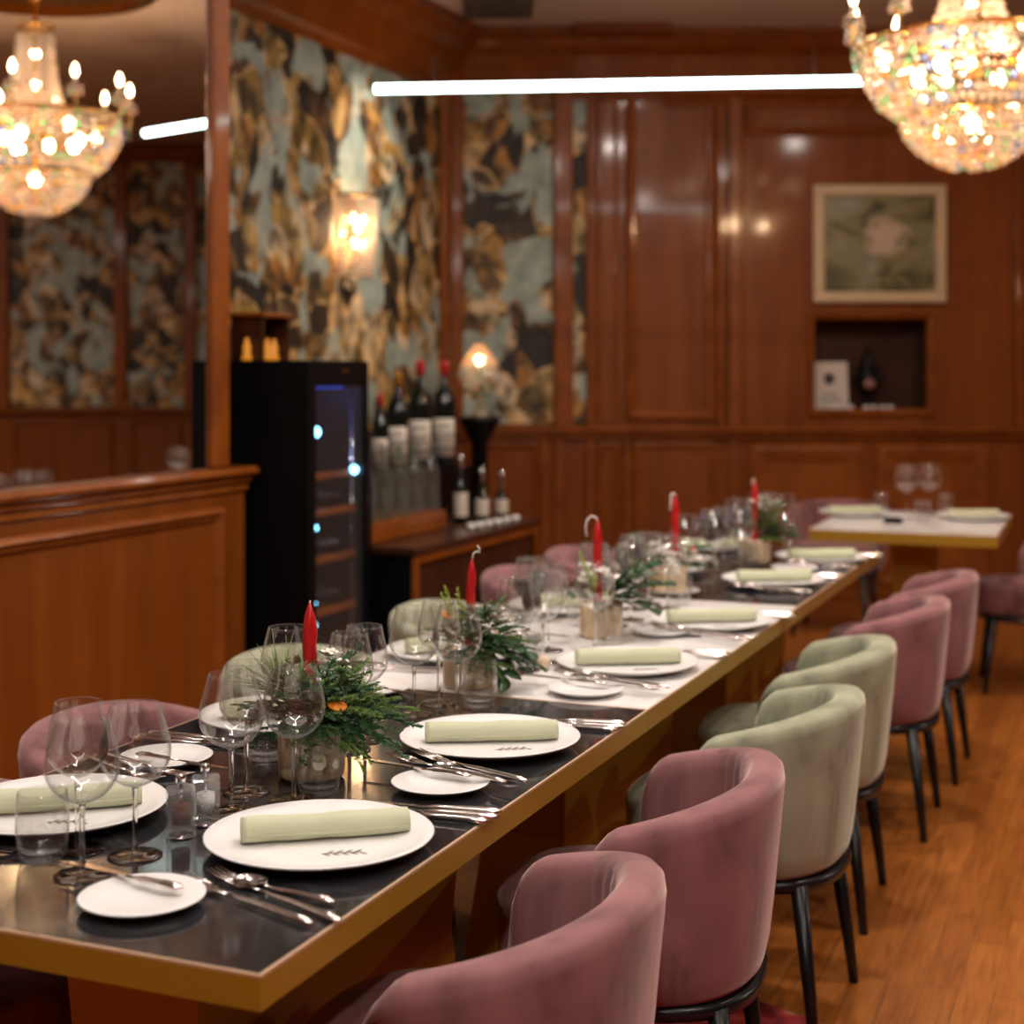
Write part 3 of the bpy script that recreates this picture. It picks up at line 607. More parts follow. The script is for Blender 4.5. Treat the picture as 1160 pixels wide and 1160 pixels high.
# wooden box with amber bottles on the fridge
bxo = thing('wooden_display_box', 'small wooden box standing on top of the wine fridge', 'box', UN(FU + .20, FN - .33, FH), TH)
t = MB(); t.box(-.07, -.055, -.09, .09, 0, .165); t.box(-.07, .07, -.10, -.085, 0, .165); t.box(-.07, .07, .085, .10, 0, .165); part('body', t, 'wood_dark', bxo)
t = MB(); t.rbox(-.085, .085, -.115, .115, .165, .185, .006); part('lid', t, 'wood_rim', bxo)
t = MB(); t.lathe([(.001, 0), (.018, 0), (.020, .012), (.013, .03), (.016, .05), (.009, .07), (.007, .085), (.001, .087)], 14); am = t.mesh('amber_bottle')
for k, (du, dn) in enumerate(((-.13, .02), (-.05, .03), (.0, .03), (.05, .03), (.135, .03))):
    o = part('amber_bottle', am, 'amber', loc=UN(FU + .20 + du, FN - .33 + dn, FH)); tag(o, 'small amber bottle with painted glow on the wine fridge, ' + ('outermost left of five', 'second from the left of five', 'middle one of five', 'second from the right of five', 'outermost right of five')[k], 'bottle', 'amber bottles on the fridge')

# ================================================================== SIDEBOARD AND ITS THINGS
SH = 0.72
sb = thing('sideboard', 'low dark wooden sideboard beside the wine fridge', 'sideboard', UN(4.035, -1.785), TH)
SL = 1.34
t = MB(); t.rbox(-.45, .01, -.01, SL, SH - .035, SH, .006); part('top', t, 'wood_dark', sb)
t = MB(); t.box(-.44, -.012, .012, .03, 0, SH - .035); t.box(-.44, 0, SL - .03, SL - .01, 0, SH - .035); t.box(-.44, -.42, .0, SL - .01, 0, SH - .035); t.box(-.42, -.02, .02, SL - .02, .06, .09); part('carcass', t, 'black', sb)
t = MB(); t.rbox(-.02, .004, 0, .03, 0, SH - .035, .003); t.rbox(-.02, .004, SL - .03, SL - .005, 0, SH - .035, .003); t.rbox(-.02, .002, .03, SL - .03, SH - .07, SH - .035, .003); part('face_frame', t, 'wood_rim', sb)
for k in range(2):
    t = MB(); t.rbox(-.035, -.012, .035 + k * .635, .66 + k * .635, .08, SH - .08, .004); d_ = part('door', t, 'wood_dark', sb)
    t = MB(); t.tube([(-.004, .62 + k * .08, .40), (-.004, .62 + k * .08, .52)], .004, 6); part('handle', t, 'black', d_)
s0, s1 = uat(418, -2.0) - 4.035, uat(506, -2.0) - 4.035
rs = MB(); rs.rbox(-.42, -.215, s0, s1, 0, .085, .006)
o = part('serving_step', rs, 'wood_rim', loc=UN(4.035, -1.785, SH), rot=(0, 0, TH)); tag(o, 'reddish wooden step under the clear carafes on the sideboard', 'riser')
t = MB(); t.lathe([(.001, 0), (.034, 0), (.038, .01), (.038, .035), (.034, .06), (.037, .12), (.032, .19), (.016, .245), (.014, .29), (.017, .305), (.0145, .305), (.012, .29), (.0135, .245), (.029, .19), (.034, .12), (.031, .06), (.034, .03), (.03, .012), (.001, .012)], 20)
cf = t.mesh('glass_carafe')
for r in range(2):
    for k in range(5):
        o = part('glass_carafe', cf, 'greenglass', loc=UN(4.035 + s0 + .07 + k * (s1 - s0 - .14) / 4, -1.785 - .26 - .09 * r, SH + .085)); tag(o, 'clear glass carafe on the sideboard step, ' + ('front row, ', 'back row, ')[r] + ('nearest the fridge', 'second from the fridge', 'third from the fridge', 'fourth from the fridge', 'farthest from the fridge')[k], 'carafe', 'clear carafes on the sideboard')
# black plinth with big bottles
pl = MB(); pl.rbox(-.16, .16, 0, 1.0, 0, .94, .008)
o = part('black_plinth', pl, 'black', loc=UN(4.84, -2.50), rot=(0, 0, TH)); tag(o, 'black plinth behind the sideboard carrying the large wine bottles', 'plinth')
def big_bottle(px, top, h, r, cap, lab, Y=None, labl=True, u=None):
    # stands on the plinth
    n_ = -2.42; uu = uat(px, n_); P = UN(uu, n_, .94)
    o = thing('magnum_bottle', lab, 'bottle', P, 0, 'large wine bottles on the black plinth')
    t = MB(); t.lathe([(.001, 0), (r * .93, 0), (r, .012), (r, h * .60), (r * .86, h * .68), (r * .42, h * .76), (r * .31, h * .80), (r * .30, h * .985), (.001, h * .985)], 28); part('body', t, 'bottle', o)
    t = MB(); t.lathe([(.001, h + .002), (r * .32, h + .002), (r * .345, h * .985), (r * .33, h * .86), (.001, h * .86)], 20); part('cap', t, cap, o)
    if labl:
        t = MB(); seg = 18
        vs = []
        for i in range(seg + 1):
            a = -PI / 2 - 1.0 + 2.0 * i / seg
            for rr, zz in ((r + .001, h * .10), (r + .001, h * .46), (r - .002, h * .46), (r - .002, h * .10)): vs.append((rr * math.cos(a), rr * math.sin(a), zz))
        fs = []
        for i in range(seg):
            for k in range(4): fs.append((i * 4 + k, i * 4 + 4 + k, i * 4 + 4 + (k + 1) % 4, i * 4 + (k + 1) % 4))
        fs += [(0, 1, 2, 3), tuple(seg * 4 + k for k in (3, 2, 1, 0))]
        t.add(vs, fs, True); lb = part('paper_label', t, 'label', o)
        t = MB()
        for zz, w in ((.38, .03), (.31, .045), (.26, .035), (.18, .04)): t.box(-w * r / .05, w * r / .05, -r - .0035, -r - .0005, h * zz, h * zz + .008)
        part('label_text', t, 'steel', lb)
big_bottle(503, 412, .545, .064, 'capred', 'large dark wine bottle with red cap, rightmost on the black plinth')
big_bottle(476, 412, .545, .064, 'capred', 'large dark wine bottle with red cap, second from the right on the plinth')
big_bottle(450, 425, .49, .058, 'capgold', 'large dark wine bottle with golden cap on the black plinth')
big_bottle(431, 455, .38, .042, 'capred', 'smaller dark wine bottle nearest the fridge on the plinth')
# small dark bottles and cups on the sideboard's far end
for k, (px, py, h, lab) in enumerate(((522, 592, .25, 'small dark bottle with tall white label on the sideboard'), (546, 589, .18, 'small dark bottle with round white label, middle of the sideboard bottles'), (568, 585, .15, 'short dark bottle at the far right of the sideboard'))):
    o = thing('liqueur_bottle', lab, 'bottle', T(px, py, SH), 0, 'small bottles on the sideboard')
    t = MB(); r = .032; t.lathe([(.001, 0), (r, 0), (r, h * .62), (r * .8, h * .72), (r * .35, h * .82), (r * .33, h), (.001, h)], 20); part('body', t, 'bottle', o)
    t = MB(); t.lathe([(.001, h), (r * .42, h), (r * .42, h + .025), (.012, h + .04), (.018, h + .06), (.001, h + .075)], 16); part('stopper', t, 'chrome', o)
    t = MB(); t.lathe([(r + .001, h * .12), (r + .0015, h * .13), (r + .0015, h * .56), (r + .001, h * .57)], 20); part('paper_label', t, 'label', o)
    if k == 1:
        o2 = o
for k, px in enumerate((534, 544, 554, 564, 574, 584)):
    t = MB(); t.lathe([(.001, 0), (.012, 0), (.022, .03), (.019, .03), (.010, .006), (.001, .006)], 14)
    o = part('espresso_cup', t, 'porcelain', loc=T(px, 601 - k * 1.9, SH)); tag(o, 'small white cup at the front edge of the sideboard, ' + ('leftmost' if k == 0 else names[k] + ' from the left') + ' of six', 'cup', 'white cups on the sideboard')
# pedestal and beaded lamp
lp = UN(uat(543, -2.44), -2.44)
t = MB(); t.lathe([(.001, 0), (.15, 0), (.15, .03), (.05, .06), (.04, .5), (.05, 1.05), (.11, 1.15), (.12, 1.185), (.001, 1.185)], 28)
o = part('lamp_pedestal', t, 'black', loc=(lp.x, lp.y, 0)); tag(o, 'slim black pedestal under the beaded lamp', 'pedestal')
la = thing('beaded_table_lamp', 'small glowing lamp with a beaded crystal shade on a black pedestal', 'lamp', (lp.x, lp.y, 1.185))
t = MB(); t.lathe([(.001, 0), (.05, 0), (.05, .01), (.015, .03), (.022, .06), (.012, .09), (.008, .20), (.001, .20)], 20); part('base', t, 'dry', la)
t = MB(); t2 = MB()
for i in range(13):
    f = i / 12; r = .115 * math.sin(min(1, .12 + f * 1.15) * PI / 2) if f < .75 else .115 - .05 * (f - .75) * 4 * .8
    zz = .39 - f * .25; m = max(4, int(2 * PI * r / .021))
    tt = t if i < 6 else t2
    for k in range(m): a = 2 * PI * (k + .5 * (i % 2)) / m; tt.octa((r * math.cos(a), r * math.sin(a), zz), .0105, .014, a, 6)
part('lamp_shade', t, 'crystal_shade', la, kind='stuff'); part('bead_fringe', t2, 'bead_mix', la, kind='stuff')
t = MB(); t.ball((0, 0, .31), .028, 12, 8); part('bulb', t, 'bulb_dim', la)
for k in range(7):
    a = 2 * PI * k / 7; t = MB(); t.ball((.113 * math.cos(a), .113 * math.sin(a), .215 - .03 * (k % 3)), .011, 8, 6); part('red_bead', t, 'red', la)

# ================================================================== TABLES
def make_table(name, lab, u0, n1, L, W, H, top, loc, rz, legs, th=0.042, pw=.15, off=0):
    o = thing(name, lab, 'table', loc, rz)
    # local frame: x = towards aisle (0 at aisle edge), y = along
    t = MB(); e = 0.004
    t.box(-W + e, -e, e, L - e, H - .004, H); part('tabletop', t, top, o)
    t = MB(); t.box(-W, 0, 0, L, H - th, H - .004)
    part('edge_frame', t, 'brass', o); t = MB()
    for (a, b_, c, d) in ((-W, -W + e, 0, L), (-e, 0, 0, L), (-W + e, -e, 0, e), (-W + e, -e, L - e, L)): t.box(a, b_, c, d, H - .004, H - .0005)
    part('edge_trim_highlight', t, 'brass_rim_highlight', o)  # brass trim coloured pale to paint the highlight along the edge
    for (y0, y1) in legs:
        t = MB(); c = (y0 + y1) / 2; hy = (y1 - y0) / 2; hx = W * pw; ox = W * off
        vs = []
        for z_, ky, kx in ((0.02, 1.06, 1.12), (.36, .94, .84), (H - th, 1.0, 1.0)):
            vs += [(ox - W / 2 - hx * kx, c - hy * ky, z_), (ox - W / 2 + hx * kx, c - hy * ky, z_), (ox - W / 2 + hx * kx, c + hy * ky, z_), (ox - W / 2 - hx * kx, c + hy * ky, z_)]
        fs = [(3, 2, 1, 0), (8, 9, 10, 11)]
        for k in range(2):
            for i in range(4): fs.append((k * 4 + i, k * 4 + (i + 1) % 4, k * 4 + 4 + (i + 1) % 4, k * 4 + 4 + i))
        t.add(vs, fs); part('leg', t, 'brass', o)
    t = MB(); ys = [y for l in legs for y in l]; t.rbox(-W * .70, -W * .30, min(ys) - .06, max(ys) + .06, 0, .02, .004); part('base_plate', t, 'brass', o)
    return o
TL = 1.46
for k, (m_, lab) in enumerate((('stone', 'dark stone table with brass edge, nearest of the joined row'), ('whitestone', 'white stone table with brass edge in the middle of the joined row'), ('stone', 'dark stone table with brass edge at the far end of the joined row'))):
    make_table('dining_table', lab, 0, 0, TL - .002, 0.80, .75, m_, UN(k * TL, 0), TH, ((.29, 1.19),))['group'] = 'joined banquet tables'
ft = make_table('dining_table', 'small white-topped brass pedestal table near the back wall', 0, 0, 1.02, .78, .75, 'whitestone', (2.013, 6.30, 0), math.radians(-21.5), ((.38, .62),), .05, .12, 0)
# ================================================================== CHAIRS
def sup(a, ax, ay, p=2.4):
    c, s_ = math.cos(a), math.sin(a)
    return Vector((math.copysign(abs(c) ** (2 / p), c) * ax, math.copysign(abs(s_) ** (2 / p), s_) * ay))
def shell_mesh():
    t = MB(); A = math.radians(97); n = 72
    sec = []
    for i in range(n + 1):
        f = -1 + 2 * i / n
        th = A * math.copysign(abs(f) ** .92, f)
        ab = abs(th)
        zt = .714 - .24 * (.262 - sup(th, .262, .27).x)
        e = max(0, (ab - math.radians(86)) / (A - math.radians(86)))
        zt = .47 + (zt - .47) * math.sqrt(max(0.0, 1 - e ** 2.2)) if e > 0 else zt
        thk = .054 * (1 - .55 * e ** 3)
        fold = .0035 * math.exp(-((ab - .75) / .22) ** 2) * math.sin(ab * 42)
        lv = [(.345, .035), (.35, .022), (.365, .010), (.40, .003), (.50, -.004 + 0), (.60, -.009), (zt - .035, -.015), (zt - .014, -.012), (zt - .003, -.002), (zt, thk * .42), (zt - .004, thk * .72), (zt - .016, thk * .95), (zt - .04, thk * 1.02 + fold), (max(.52, zt - .09), thk * 1.05 + fold * 1.5), (.48, thk), (.43, thk), (.345, thk)]
        row = []
        zprev = .345
        for j, (z, off) in enumerate(lv):
            if j < 9: z = max(z, zprev) if z <= zt else zt; z = min(z, zt); zprev = z
            else: z = min(z, zt)
            ax, ay = .262, .274
            taper = 1 - .045 * max(0, (.62 - z)) / .28
            p = sup(th, ax * taper - off, ay * taper - off)
            row.append((p.x - .005, p.y, z))
        sec.append(row)
    m = len(sec[0]); vs = [p for r in sec for p in r]; fs = []
    for i in range(n):
        for j in range(m): fs.append((i * m + j, (i + 1) * m + j, (i + 1) * m + (j + 1) % m, i * m + (j + 1) % m))
    fs.append(tuple(range(m - 1, -1, -1))); fs.append(tuple(range(n * m, n * m + m)))
    t.add(vs, fs, True); return t.mesh('backrest')
def seat_mesh():
    t = MB(); n = 48
    prof = [(.55, .345), (.92, .348), (.965, .36), (.985, .40), (1.0, .445), (.995, .462), (.965, .476), (.90, .484), (.6, .489), (.25, .491), (.001, .491)]
    vs = []; fs = []
    for i in range(n):
        a = 2 * PI * i / n
        for k, z in prof:
            p = sup(a, .232 * k, .218 * k, 2.8); vs.append((p.x - .022, p.y, z))
    m = len(prof)
    for i in range(n):
        for j in range(m - 1): fs.append((i * m + j, ((i + 1) % n) * m + j, ((i + 1) % n) * m + j + 1, i * m + j + 1))
    fs.append(tuple(i * m for i in range(n))); t.add(vs, fs, True); return t.mesh('seat')
def frame_mesh():
    t = MB(); n = 40; vs = []; fs = []
    prof = [(.80, .322), (.97, .322), (.985, .334), (.97, .347), (.80, .347)]
    for i in range(n):
        a = 2 * PI * i / n
        for k, z in prof: p = sup(a, .245 * k, .24 * k, 2.6); vs.append((p.x, p.y, z))
    m = 5
    for i in range(n):
        for j in range(m): fs.append((i * m + j, ((i + 1) % n) * m + j, ((i + 1) % n) * m + (j + 1) % m, i * m + (j + 1) % m))
    t.add(vs, fs, True); t.box(-.2, .2, -.02, .02, .325, .345); t.box(-.02, .02, -.2, .2, .325, .345); return t.mesh('seat_frame')
shm, sem, frm = shell_mesh(), seat_mesh(), frame_mesh()
legm = []
for sx in (-1, 1):
    for sy in (-1, 1):
        t = MB(); t.tube([(sx * .175, sy * .17, .335), (sx * .205, sy * .19, .10), (sx * .215, sy * .20, 0.0)], [.0195, .014, .011], 12); legm.append(t.mesh('leg'))
def chair_proto(color):
    o = thing('velvet_chair', 'x', 'chair')
    a, b_ = shm.copy(), sem.copy()
    part('backrest', a, color, o); part('seat', b_, color, o); part('seat_frame', frm if len(frm.materials) else frm, 'leg', o)
    for l in legm: part('leg', l, 'leg', o)
    return Proto(o)
cp = {'pink': chair_proto('pink'), 'green': chair_proto('green')}
RU = [.53, 1.225, 1.93, 2.63, 3.47, 4.17]; RC = ['pink', 'pink', 'green', 'green', 'pink', 'pink']
CW = {'pink': 'dusty pink velvet tub chair', 'green': 'sage green velvet tub chair'}
RL = ['nearest of its row', 'just before the green ones', 'nearer of two', 'farther of two', 'just behind the green ones', 'last of its row']
for k in range(6):
    cp[RC[k]].place(UN(RU[k], [.025, .05, .075, .045, .09, .11][k]), TH + math.radians([1, 7, -2, 2, 1, 0][k]), CW[RC[k]] + ' on the aisle side, ' + RL[k], 'velvet tub chairs at the long table')
LU = [.50, 1.15, 1.90, 2.78, 3.68, 4.36]; LC = ['pink', 'pink', 'green', 'green', 'pink', 'pink']
LL = ['half hidden below the near table corner', 'in front of the wooden half wall', 'behind the nearest candle centrepiece', 'behind the second candle centrepiece', 'in front of the sideboard', 'farthest of the mirror-side row']
for k in range(6):
    cp[LC[k]].place(UN(LU[k], [-.86, -.94, -.95, -.94, -1.03, -1.05][k]), TH + PI + math.radians([0, 2, -2, 1, 0, 2][k]), CW[LC[k]] + ' on the mirror side, ' + LL[k], 'velvet tub chairs at the long table')
cp['pink'].place((2.36, 6.88, 0), math.radians(-15), 'dusty pink velvet tub chair right of the small white table', 'velvet tub chairs at the small table')
cp['pink'].place((1.78, 8.35, 0), math.radians(70), 'dusty pink velvet tub chair behind the small white table', 'velvet tub chairs at the small table')

# ================================================================== TABLEWARE
TZ = .75
t = MB(); t.lathe([(.001, .004), (.10, .004), (.105, .0), (.11, .0), (.115, .005), (.150, .013), (.163, .019), (.165, .021), (.163, .0225), (.148, .0165), (.115, .0095), (.10, .008), (.001, .008)], 72)
pm_ = t.mesh('dinner_plate')
pl_ = part('dinner_plate', pm_, 'porcelain'); tag(pl_, 'x', 'plate')
def twig(cx, cy, ang, L):
    t = MB(); c, s_ = math.cos(ang), math.sin(ang)
    TT = lambda p: Vector((cx + p.x * c - p.y * s_, cy + p.x * s_ + p.y * c, p.z))
    t.box(-L / 2, L / 2, -.0009, .0009, .0172 - .009, .0175 - .009, tr=TT)
    for k in range(9):
        x = -L / 2 + L * k / 8.5; sgn = 1 if k % 2 else -1; l = .012
        t.add([(x, 0, .0087), (x + l * .5, sgn * .008, .0087), (x + l, sgn * .011, .0087), (x + l * .55, sgn * .003, .0087), (x, 0, .0083), (x + l * .5, sgn * .008, .0083), (x + l, sgn * .011, .0083), (x + l * .55, sgn * .003, .0083)],
              [(0, 1, 2, 3), (7, 6, 5, 4), (0, 4, 5, 1), (1, 5, 6, 2), (2, 6, 7, 3), (3, 7, 4, 0)], tr=TT)
    return t
part('printed_twig', twig(.035, -.055, .12, .055), 'olive', pl_); part('printed_twig', twig(-.045, .042, .1, .075), 'capgold', pl_)
PP = Proto(pl_)
t = MB(); t.lathe([(.001, .003), (.045, .003), (.048, 0), (.052, 0), (.055, .004), (.074, .010), (.080, .013), (.081, .0145), (.079, .0155), (.055, .008), (.001, .006)], 56)
bp_ = part('bread_plate', t, 'porcelain'); tag(bp_, 'x', 'plate'); BP = Proto(bp_)
# rolled napkin, local x is its length
t = MB(); L = .240; n = 26
pts = []; rad = []
for i in range(n + 1):
    f = i / n; pts.append((-L / 2 + L * f, .0012 * math.sin(f * 9), (.0186 + .0006 * math.sin(f * 14)))); rad.append(.0212 * (1 + .03 * math.sin(f * 11) + .02 * math.sin(f * 23)))
t.tube(pts, rad, 24, sq=.84)
for e in (-1, 1):       # the rolled-up ends
    for rr in (.0185, .0145, .010, .006):
        t.lathe([(rr, 0), (rr, .0018), (rr - .0022, .0018), (rr - .0022, 0)], 20, close=True, tr=lambda p, e=e: Vector((e * (L / 2 - .0006 + p.z), p.x, .0178 + p.y * .84)))
# loose flap edge
t.tube([(-L / 2 + .002, -.0196, .014), (0, -.0202, .013), (L / 2 - .002, -.0196, .015)], [.0016, .002, .0016], 6)
nk = part('rolled_napkin', t, 'napkin'); tag(nk, 'x', 'napkin'); NK = Proto(nk)
# cutlery, local -x is the head, +x the handle end
def handle_mb(L, z=.004, w=1.0):
    t = MB(); t.tube([(-.01, 0, z), (.012, 0, z), (.02, 0, z), (.05, 0, z + .001), (L - .03, 0, z + .001), (L - .01, 0, z), (L, 0, z)], [.003, .003 * w, .0042 * w * w, .0048 * w, .0062 * w, .0066 * w, .003], 10, sq=.6)
    t.tube([(L - .035, 0, z + .003), (L - .012, 0, z + .003)], [.003, .004], 8, sq=.5); return t
def fork_proto(sc_):
    o = thing('table_fork', 'x', 'fork')
    part('handle', handle_mb(.145 * sc_), 'silver', o)
    t = MB()
    t.tube([(-.005, 0, .004), (-.028, 0, .004), (-.042, 0, .003), (-.06, 0, .0045)], [.003, .004, .0115, .0122], 10, sq=.18)
    for k in range(4): t.tube([(-.056, -.0102 + k * .0068, .0045), (-.088, -.0102 + k * .0068, .0060), (-.112, -.0102 + k * .0068, .010)], [.0019, .0018, .001], 6, sq=.8)
    part('fork_head', t, 'silver', o); return Proto(o)
def knife_proto(sc_):
    o = thing('table_knife', 'x', 'knife')
    part('handle', handle_mb(.128 * sc_, .0045, 1.3), 'silver', o)
    t = MB(); pr = [(-.005, .004), (-.04, .0075), (-.085, .0085), (-.115, .005), (-.13, -.002), (-.115, -.004), (-.04, -.004), (-.005, -.003)]
    vs = [(x, y, .0058) for x, y in pr] + [(x, y, .0038) for x, y in pr]; m = len(pr)
    t.add(vs, [tuple(range(m)), tuple(range(2 * m - 1, m - 1, -1))] + [(i, (i + 1) % m, m + (i + 1) % m, m + i) for i in range(m)]); part('blade', t, 'silver', o)
    return Proto(o)
def spoon_proto():
    o = thing('dessert_spoon', 'x', 'spoon'); part('handle', handle_mb(.11), 'silver', o)
    t = MB(); t.lathe([(.001, -.004), (.010, -.0025), (.016, .001), (.018, .004), (.0172, .004), (.015, .002), (.010, -.001), (.001, -.0025)], 20, tr=lambda p: Vector((-.03 + p.x * 1.45, p.y, .006 + p.z))); t.tube([(-.01, 0, .004), (0, 0, .004)], .003, 8)
    part('bowl', t, 'silver', o); return Proto(o)
FK, KN, SP = fork_proto(1.05), knife_proto(1.0), spoon_proto()
BK = knife_proto(.7); BK.root.name = 'butter_knife'; 
# glasses
def wine_proto(k):
    o = thing('wine_glass', 'x', 'wine glass')
    w = .0012
    if k == 0: pr = [(.004, .098), (.016, .101), (.034, .112), (.0465, .130), (.0500, .147), (.0475, .168), (.041, .192), (.0355, .213)]
    else: pr = [(.004, .104), (.014, .107), (.029, .116), (.0405, .132), (.0435, .148), (.041, .170), (.036, .192), (.0325, .211)]
    inner = [(max(.001, r - w), z + (w if r < .03 else 0)) for r, z in reversed(pr)]
    inner[-1] = (.001, pr[0][1] + .004)
    pro = [(.001, pr[0][1] - .002)] + pr + [(pr[-1][0] - w / 2, pr[-1][1] + .0008)] + inner
    # densify
    t = MB(); t.lathe(smoothp(pro), 40); part('bowl', t, 'glass', o)
    t = MB(); t.lathe([(.001, .006), (.0055, .0065), (.0042, .014), (.0036, .03), (.0035, .075), (.0042, .092), (.0046, .0962), (.001, .0962)], 16); part('stem', t, 'solidglass', o)
    t = MB(); t.lathe([(.001, .0005), (.037, .0005), (.0382, .0015), (.037, .0025), (.02, .0042), (.006, .0058), (.001, .006)], 40); part('foot', t, 'solidglass', o)
    return Proto(o)
def smoothp(pro):
    out = []
    n = len(pro)
    for i in range(n - 1):
        p0, p1, p2, p3 = pro[max(i - 1, 0)], pro[i], pro[i + 1], pro[min(i + 2, n - 1)]
        m = 3 if abs(p1[0] - p2[0]) + abs(p1[1] - p2[1]) > .006 else 1
        for k in range(m):
            f = k / m
            out.append(tuple(.5 * (2 * p1[d] + (p2[d] - p0[d]) * f + (2 * p0[d] - 5 * p1[d] + 4 * p2[d] - p3[d]) * f * f + (-p0[d] + 3 * p1[d] - 3 * p2[d] + p3[d]) * f ** 3) for d in (0, 1)))
    out.append(pro[-1]); return [(max(.0008, r), z) for r, z in out]
WG = [wine_proto(0), wine_proto(1)]
t = MB(); t.lathe([(.001, .001), (.026, .001), (.031, .006), (.0345, .02), (.037, .045), (.0365, .07), (.034, .096), (.0333, .0966), (.0326, .096), (.0352, .07), (.0357, .045), (.033, .022), (.028, .014), (.001, .011)], 40)
tu = part('water_tumbler', t, 'glass'); tag(tu, 'x', 'tumbler'); TU = Proto(tu)
ordn = ['nearest', 'second', 'third', 'fourth', 'fifth', 'farthest']
RP = [(.484, -.185), (1.14, -.185), (1.95, -.195), (2.59, -.20), (3.49, -.21), (4.17, -.21)]
LP_ = [(.47, -.60), (1.15, -.635), (1.95, -.61), (2.59, -.60), (3.49, -.60), (4.17, -.60)]
# exact spots read off the photograph for the plates in clear view
RPpx = [(362, 945), (555, 834), (710, 748), (805, 701), (876, 655), (930, 630)]
BPpx = [(161, 1014), (499, 885), (663, 779), (748, 713), (763, 668), None]
LPpx = [(66, 911), (322, 808), (515, 735), None, None, None]
napR = [13, 5, 6, 7, 7, 5]
G_ = []      # occupied spots for glasses
def clear(P, r):
    return all((P.x - q[0]) ** 2 + (P.y - q[1]) ** 2 > (r + q[2]) ** 2 for q in G_)
def put(proto, P, r, lab, group, rz=0.0):
    if r:
        k = 0
        while not clear(P, r) and k < 60:
            k += 1; a = k * 2.4; P = P + Vector((math.cos(a), math.sin(a), 0)) * .006 * (1 + k * .12)
        G_.append((P.x, P.y, r))
    return proto.place(P, rz, lab, group)
vases = [(353, 880), (531, 778), (681, 721), (757, 673), (855, 639)]
for v in vases:
    p = T(*v); G_.append((p.x, p.y, .056))
plates = {}
for side, seats in (('aisle', RP), ('mirror', LP_)):
    for k, (u, n_) in enumerate(seats):
        px = (RPpx if side == 'aisle' else LPpx)[k]
        P = T(*px, TZ + .018) if px else UN(u, n_, TZ)
        P.z = TZ
        plates[side, k] = P; where = ordn[k] + ' place on the ' + side + ' side'
        PP.place(P, math.radians(random.uniform(-8, 8)), 'large white dinner plate under a rolled napkin, ' + where, 'dinner plates on the long table')
        G_.append((P.x, P.y, .125))
        a = math.radians(napR[k] + (0 if side == 'aisle' else 2))
        off = Vector((.003, .003, .0085))
        NK.place(P + off + (Vector((.004, 0.012, 0)) if k == 0 and side == 'aisle' else Vector((0, 0, 0))), a, 'rolled pale green napkin on the dinner plate, ' + where, 'rolled napkins on the long table')
# wine glasses and tumblers
wg = [(0, 93, 992, 'nearest the camera, in front of two others'), (1, 88, 963, 'behind the nearest glass'), (0, 153, 970, 'beside the pepper mill, left of it'),
      (0, 262, 919, 'between the salt mill and the nearest vase'), (1, 279, 898, 'behind the tumblers left of the nearest vase'), (0, 333, 906, 'in front of the nearest vase and its leaves'),
      (1, 413, 838, 'right behind the nearest fir arrangement'), (1, 396, 850, 'half hidden by the nearest fir arrangement'), (0, 326, 842, 'behind the nearest red candle'),
      (0, 469, 809, 'left of the pair before the second vase'), (1, 497, 797, 'between the second vase and two other glasses'), (0, 518, 806, 'directly in front of the second vase'),
      (0, 621, 737, 'left of the third vase on the white stone'), (0, 674, 736, 'directly in front of the third vase'), (1, 583, 762, 'behind the second fir arrangement'), (1, 600, 726, 'before the third arrangement, left side')]
for k, x, y, lab in wg:
    P = T(x, y); G_.append((P.x, P.y, .047)); WG[k].place(P, random.random() * 6, 'stemmed wine glass ' + lab, 'wine glasses on the long table')
for x, y, lab in ((48, 974, 'at the left frame edge before the nearest left plate'), (361, 899, 'in front of the nearest beige vase'), (301, 860, 'behind the glasses left of the nearest vase'), (543, 800, 'in front of the second beige vase'), (689, 731, 'in front of the third beige vase'), (599, 744, 'on white stone left of the third vase')):
    P = T(x, y); G_.append((P.x, P.y, .036)); TU.place(P, 0, 'low clear water tumbler ' + lab, 'tumblers on the long table')
for k in range(3, 6):
    for side in ('aisle', 'mirror'):
        u, n_ = (RP if side == 'aisle' else LP_)[k]; sg = 1 if side == 'aisle' else -1
        w_ = ordn[k] + ' place on the ' + side + ' side'
        for j, (du, dn, kk) in enumerate(((.09, -.225, 0), (.20, -.215, 1), (.15, -.15, 0))):
            put(WG[kk], UN(u + sg * du, n_ + sg * dn, TZ), .047, ('inner', 'middle', 'outer')[j] + ' of three wine glasses, ' + w_, 'wine glasses on the long table')
        put(TU, UN(u + sg * .225, n_ + sg * -.13, TZ), .037, 'clear water tumbler, ' + w_, 'tumblers on the long table')
for j, (du, dn, kk) in enumerate(((-.10, .215, 0), (-.20, .205, 1))):
    put(WG[kk], UN(1.95 + du, -.61 + dn, TZ), .047, ('inner', 'outer')[j] + ' of two wine glasses, third place on the mirror side', 'wine glasses on the long table')
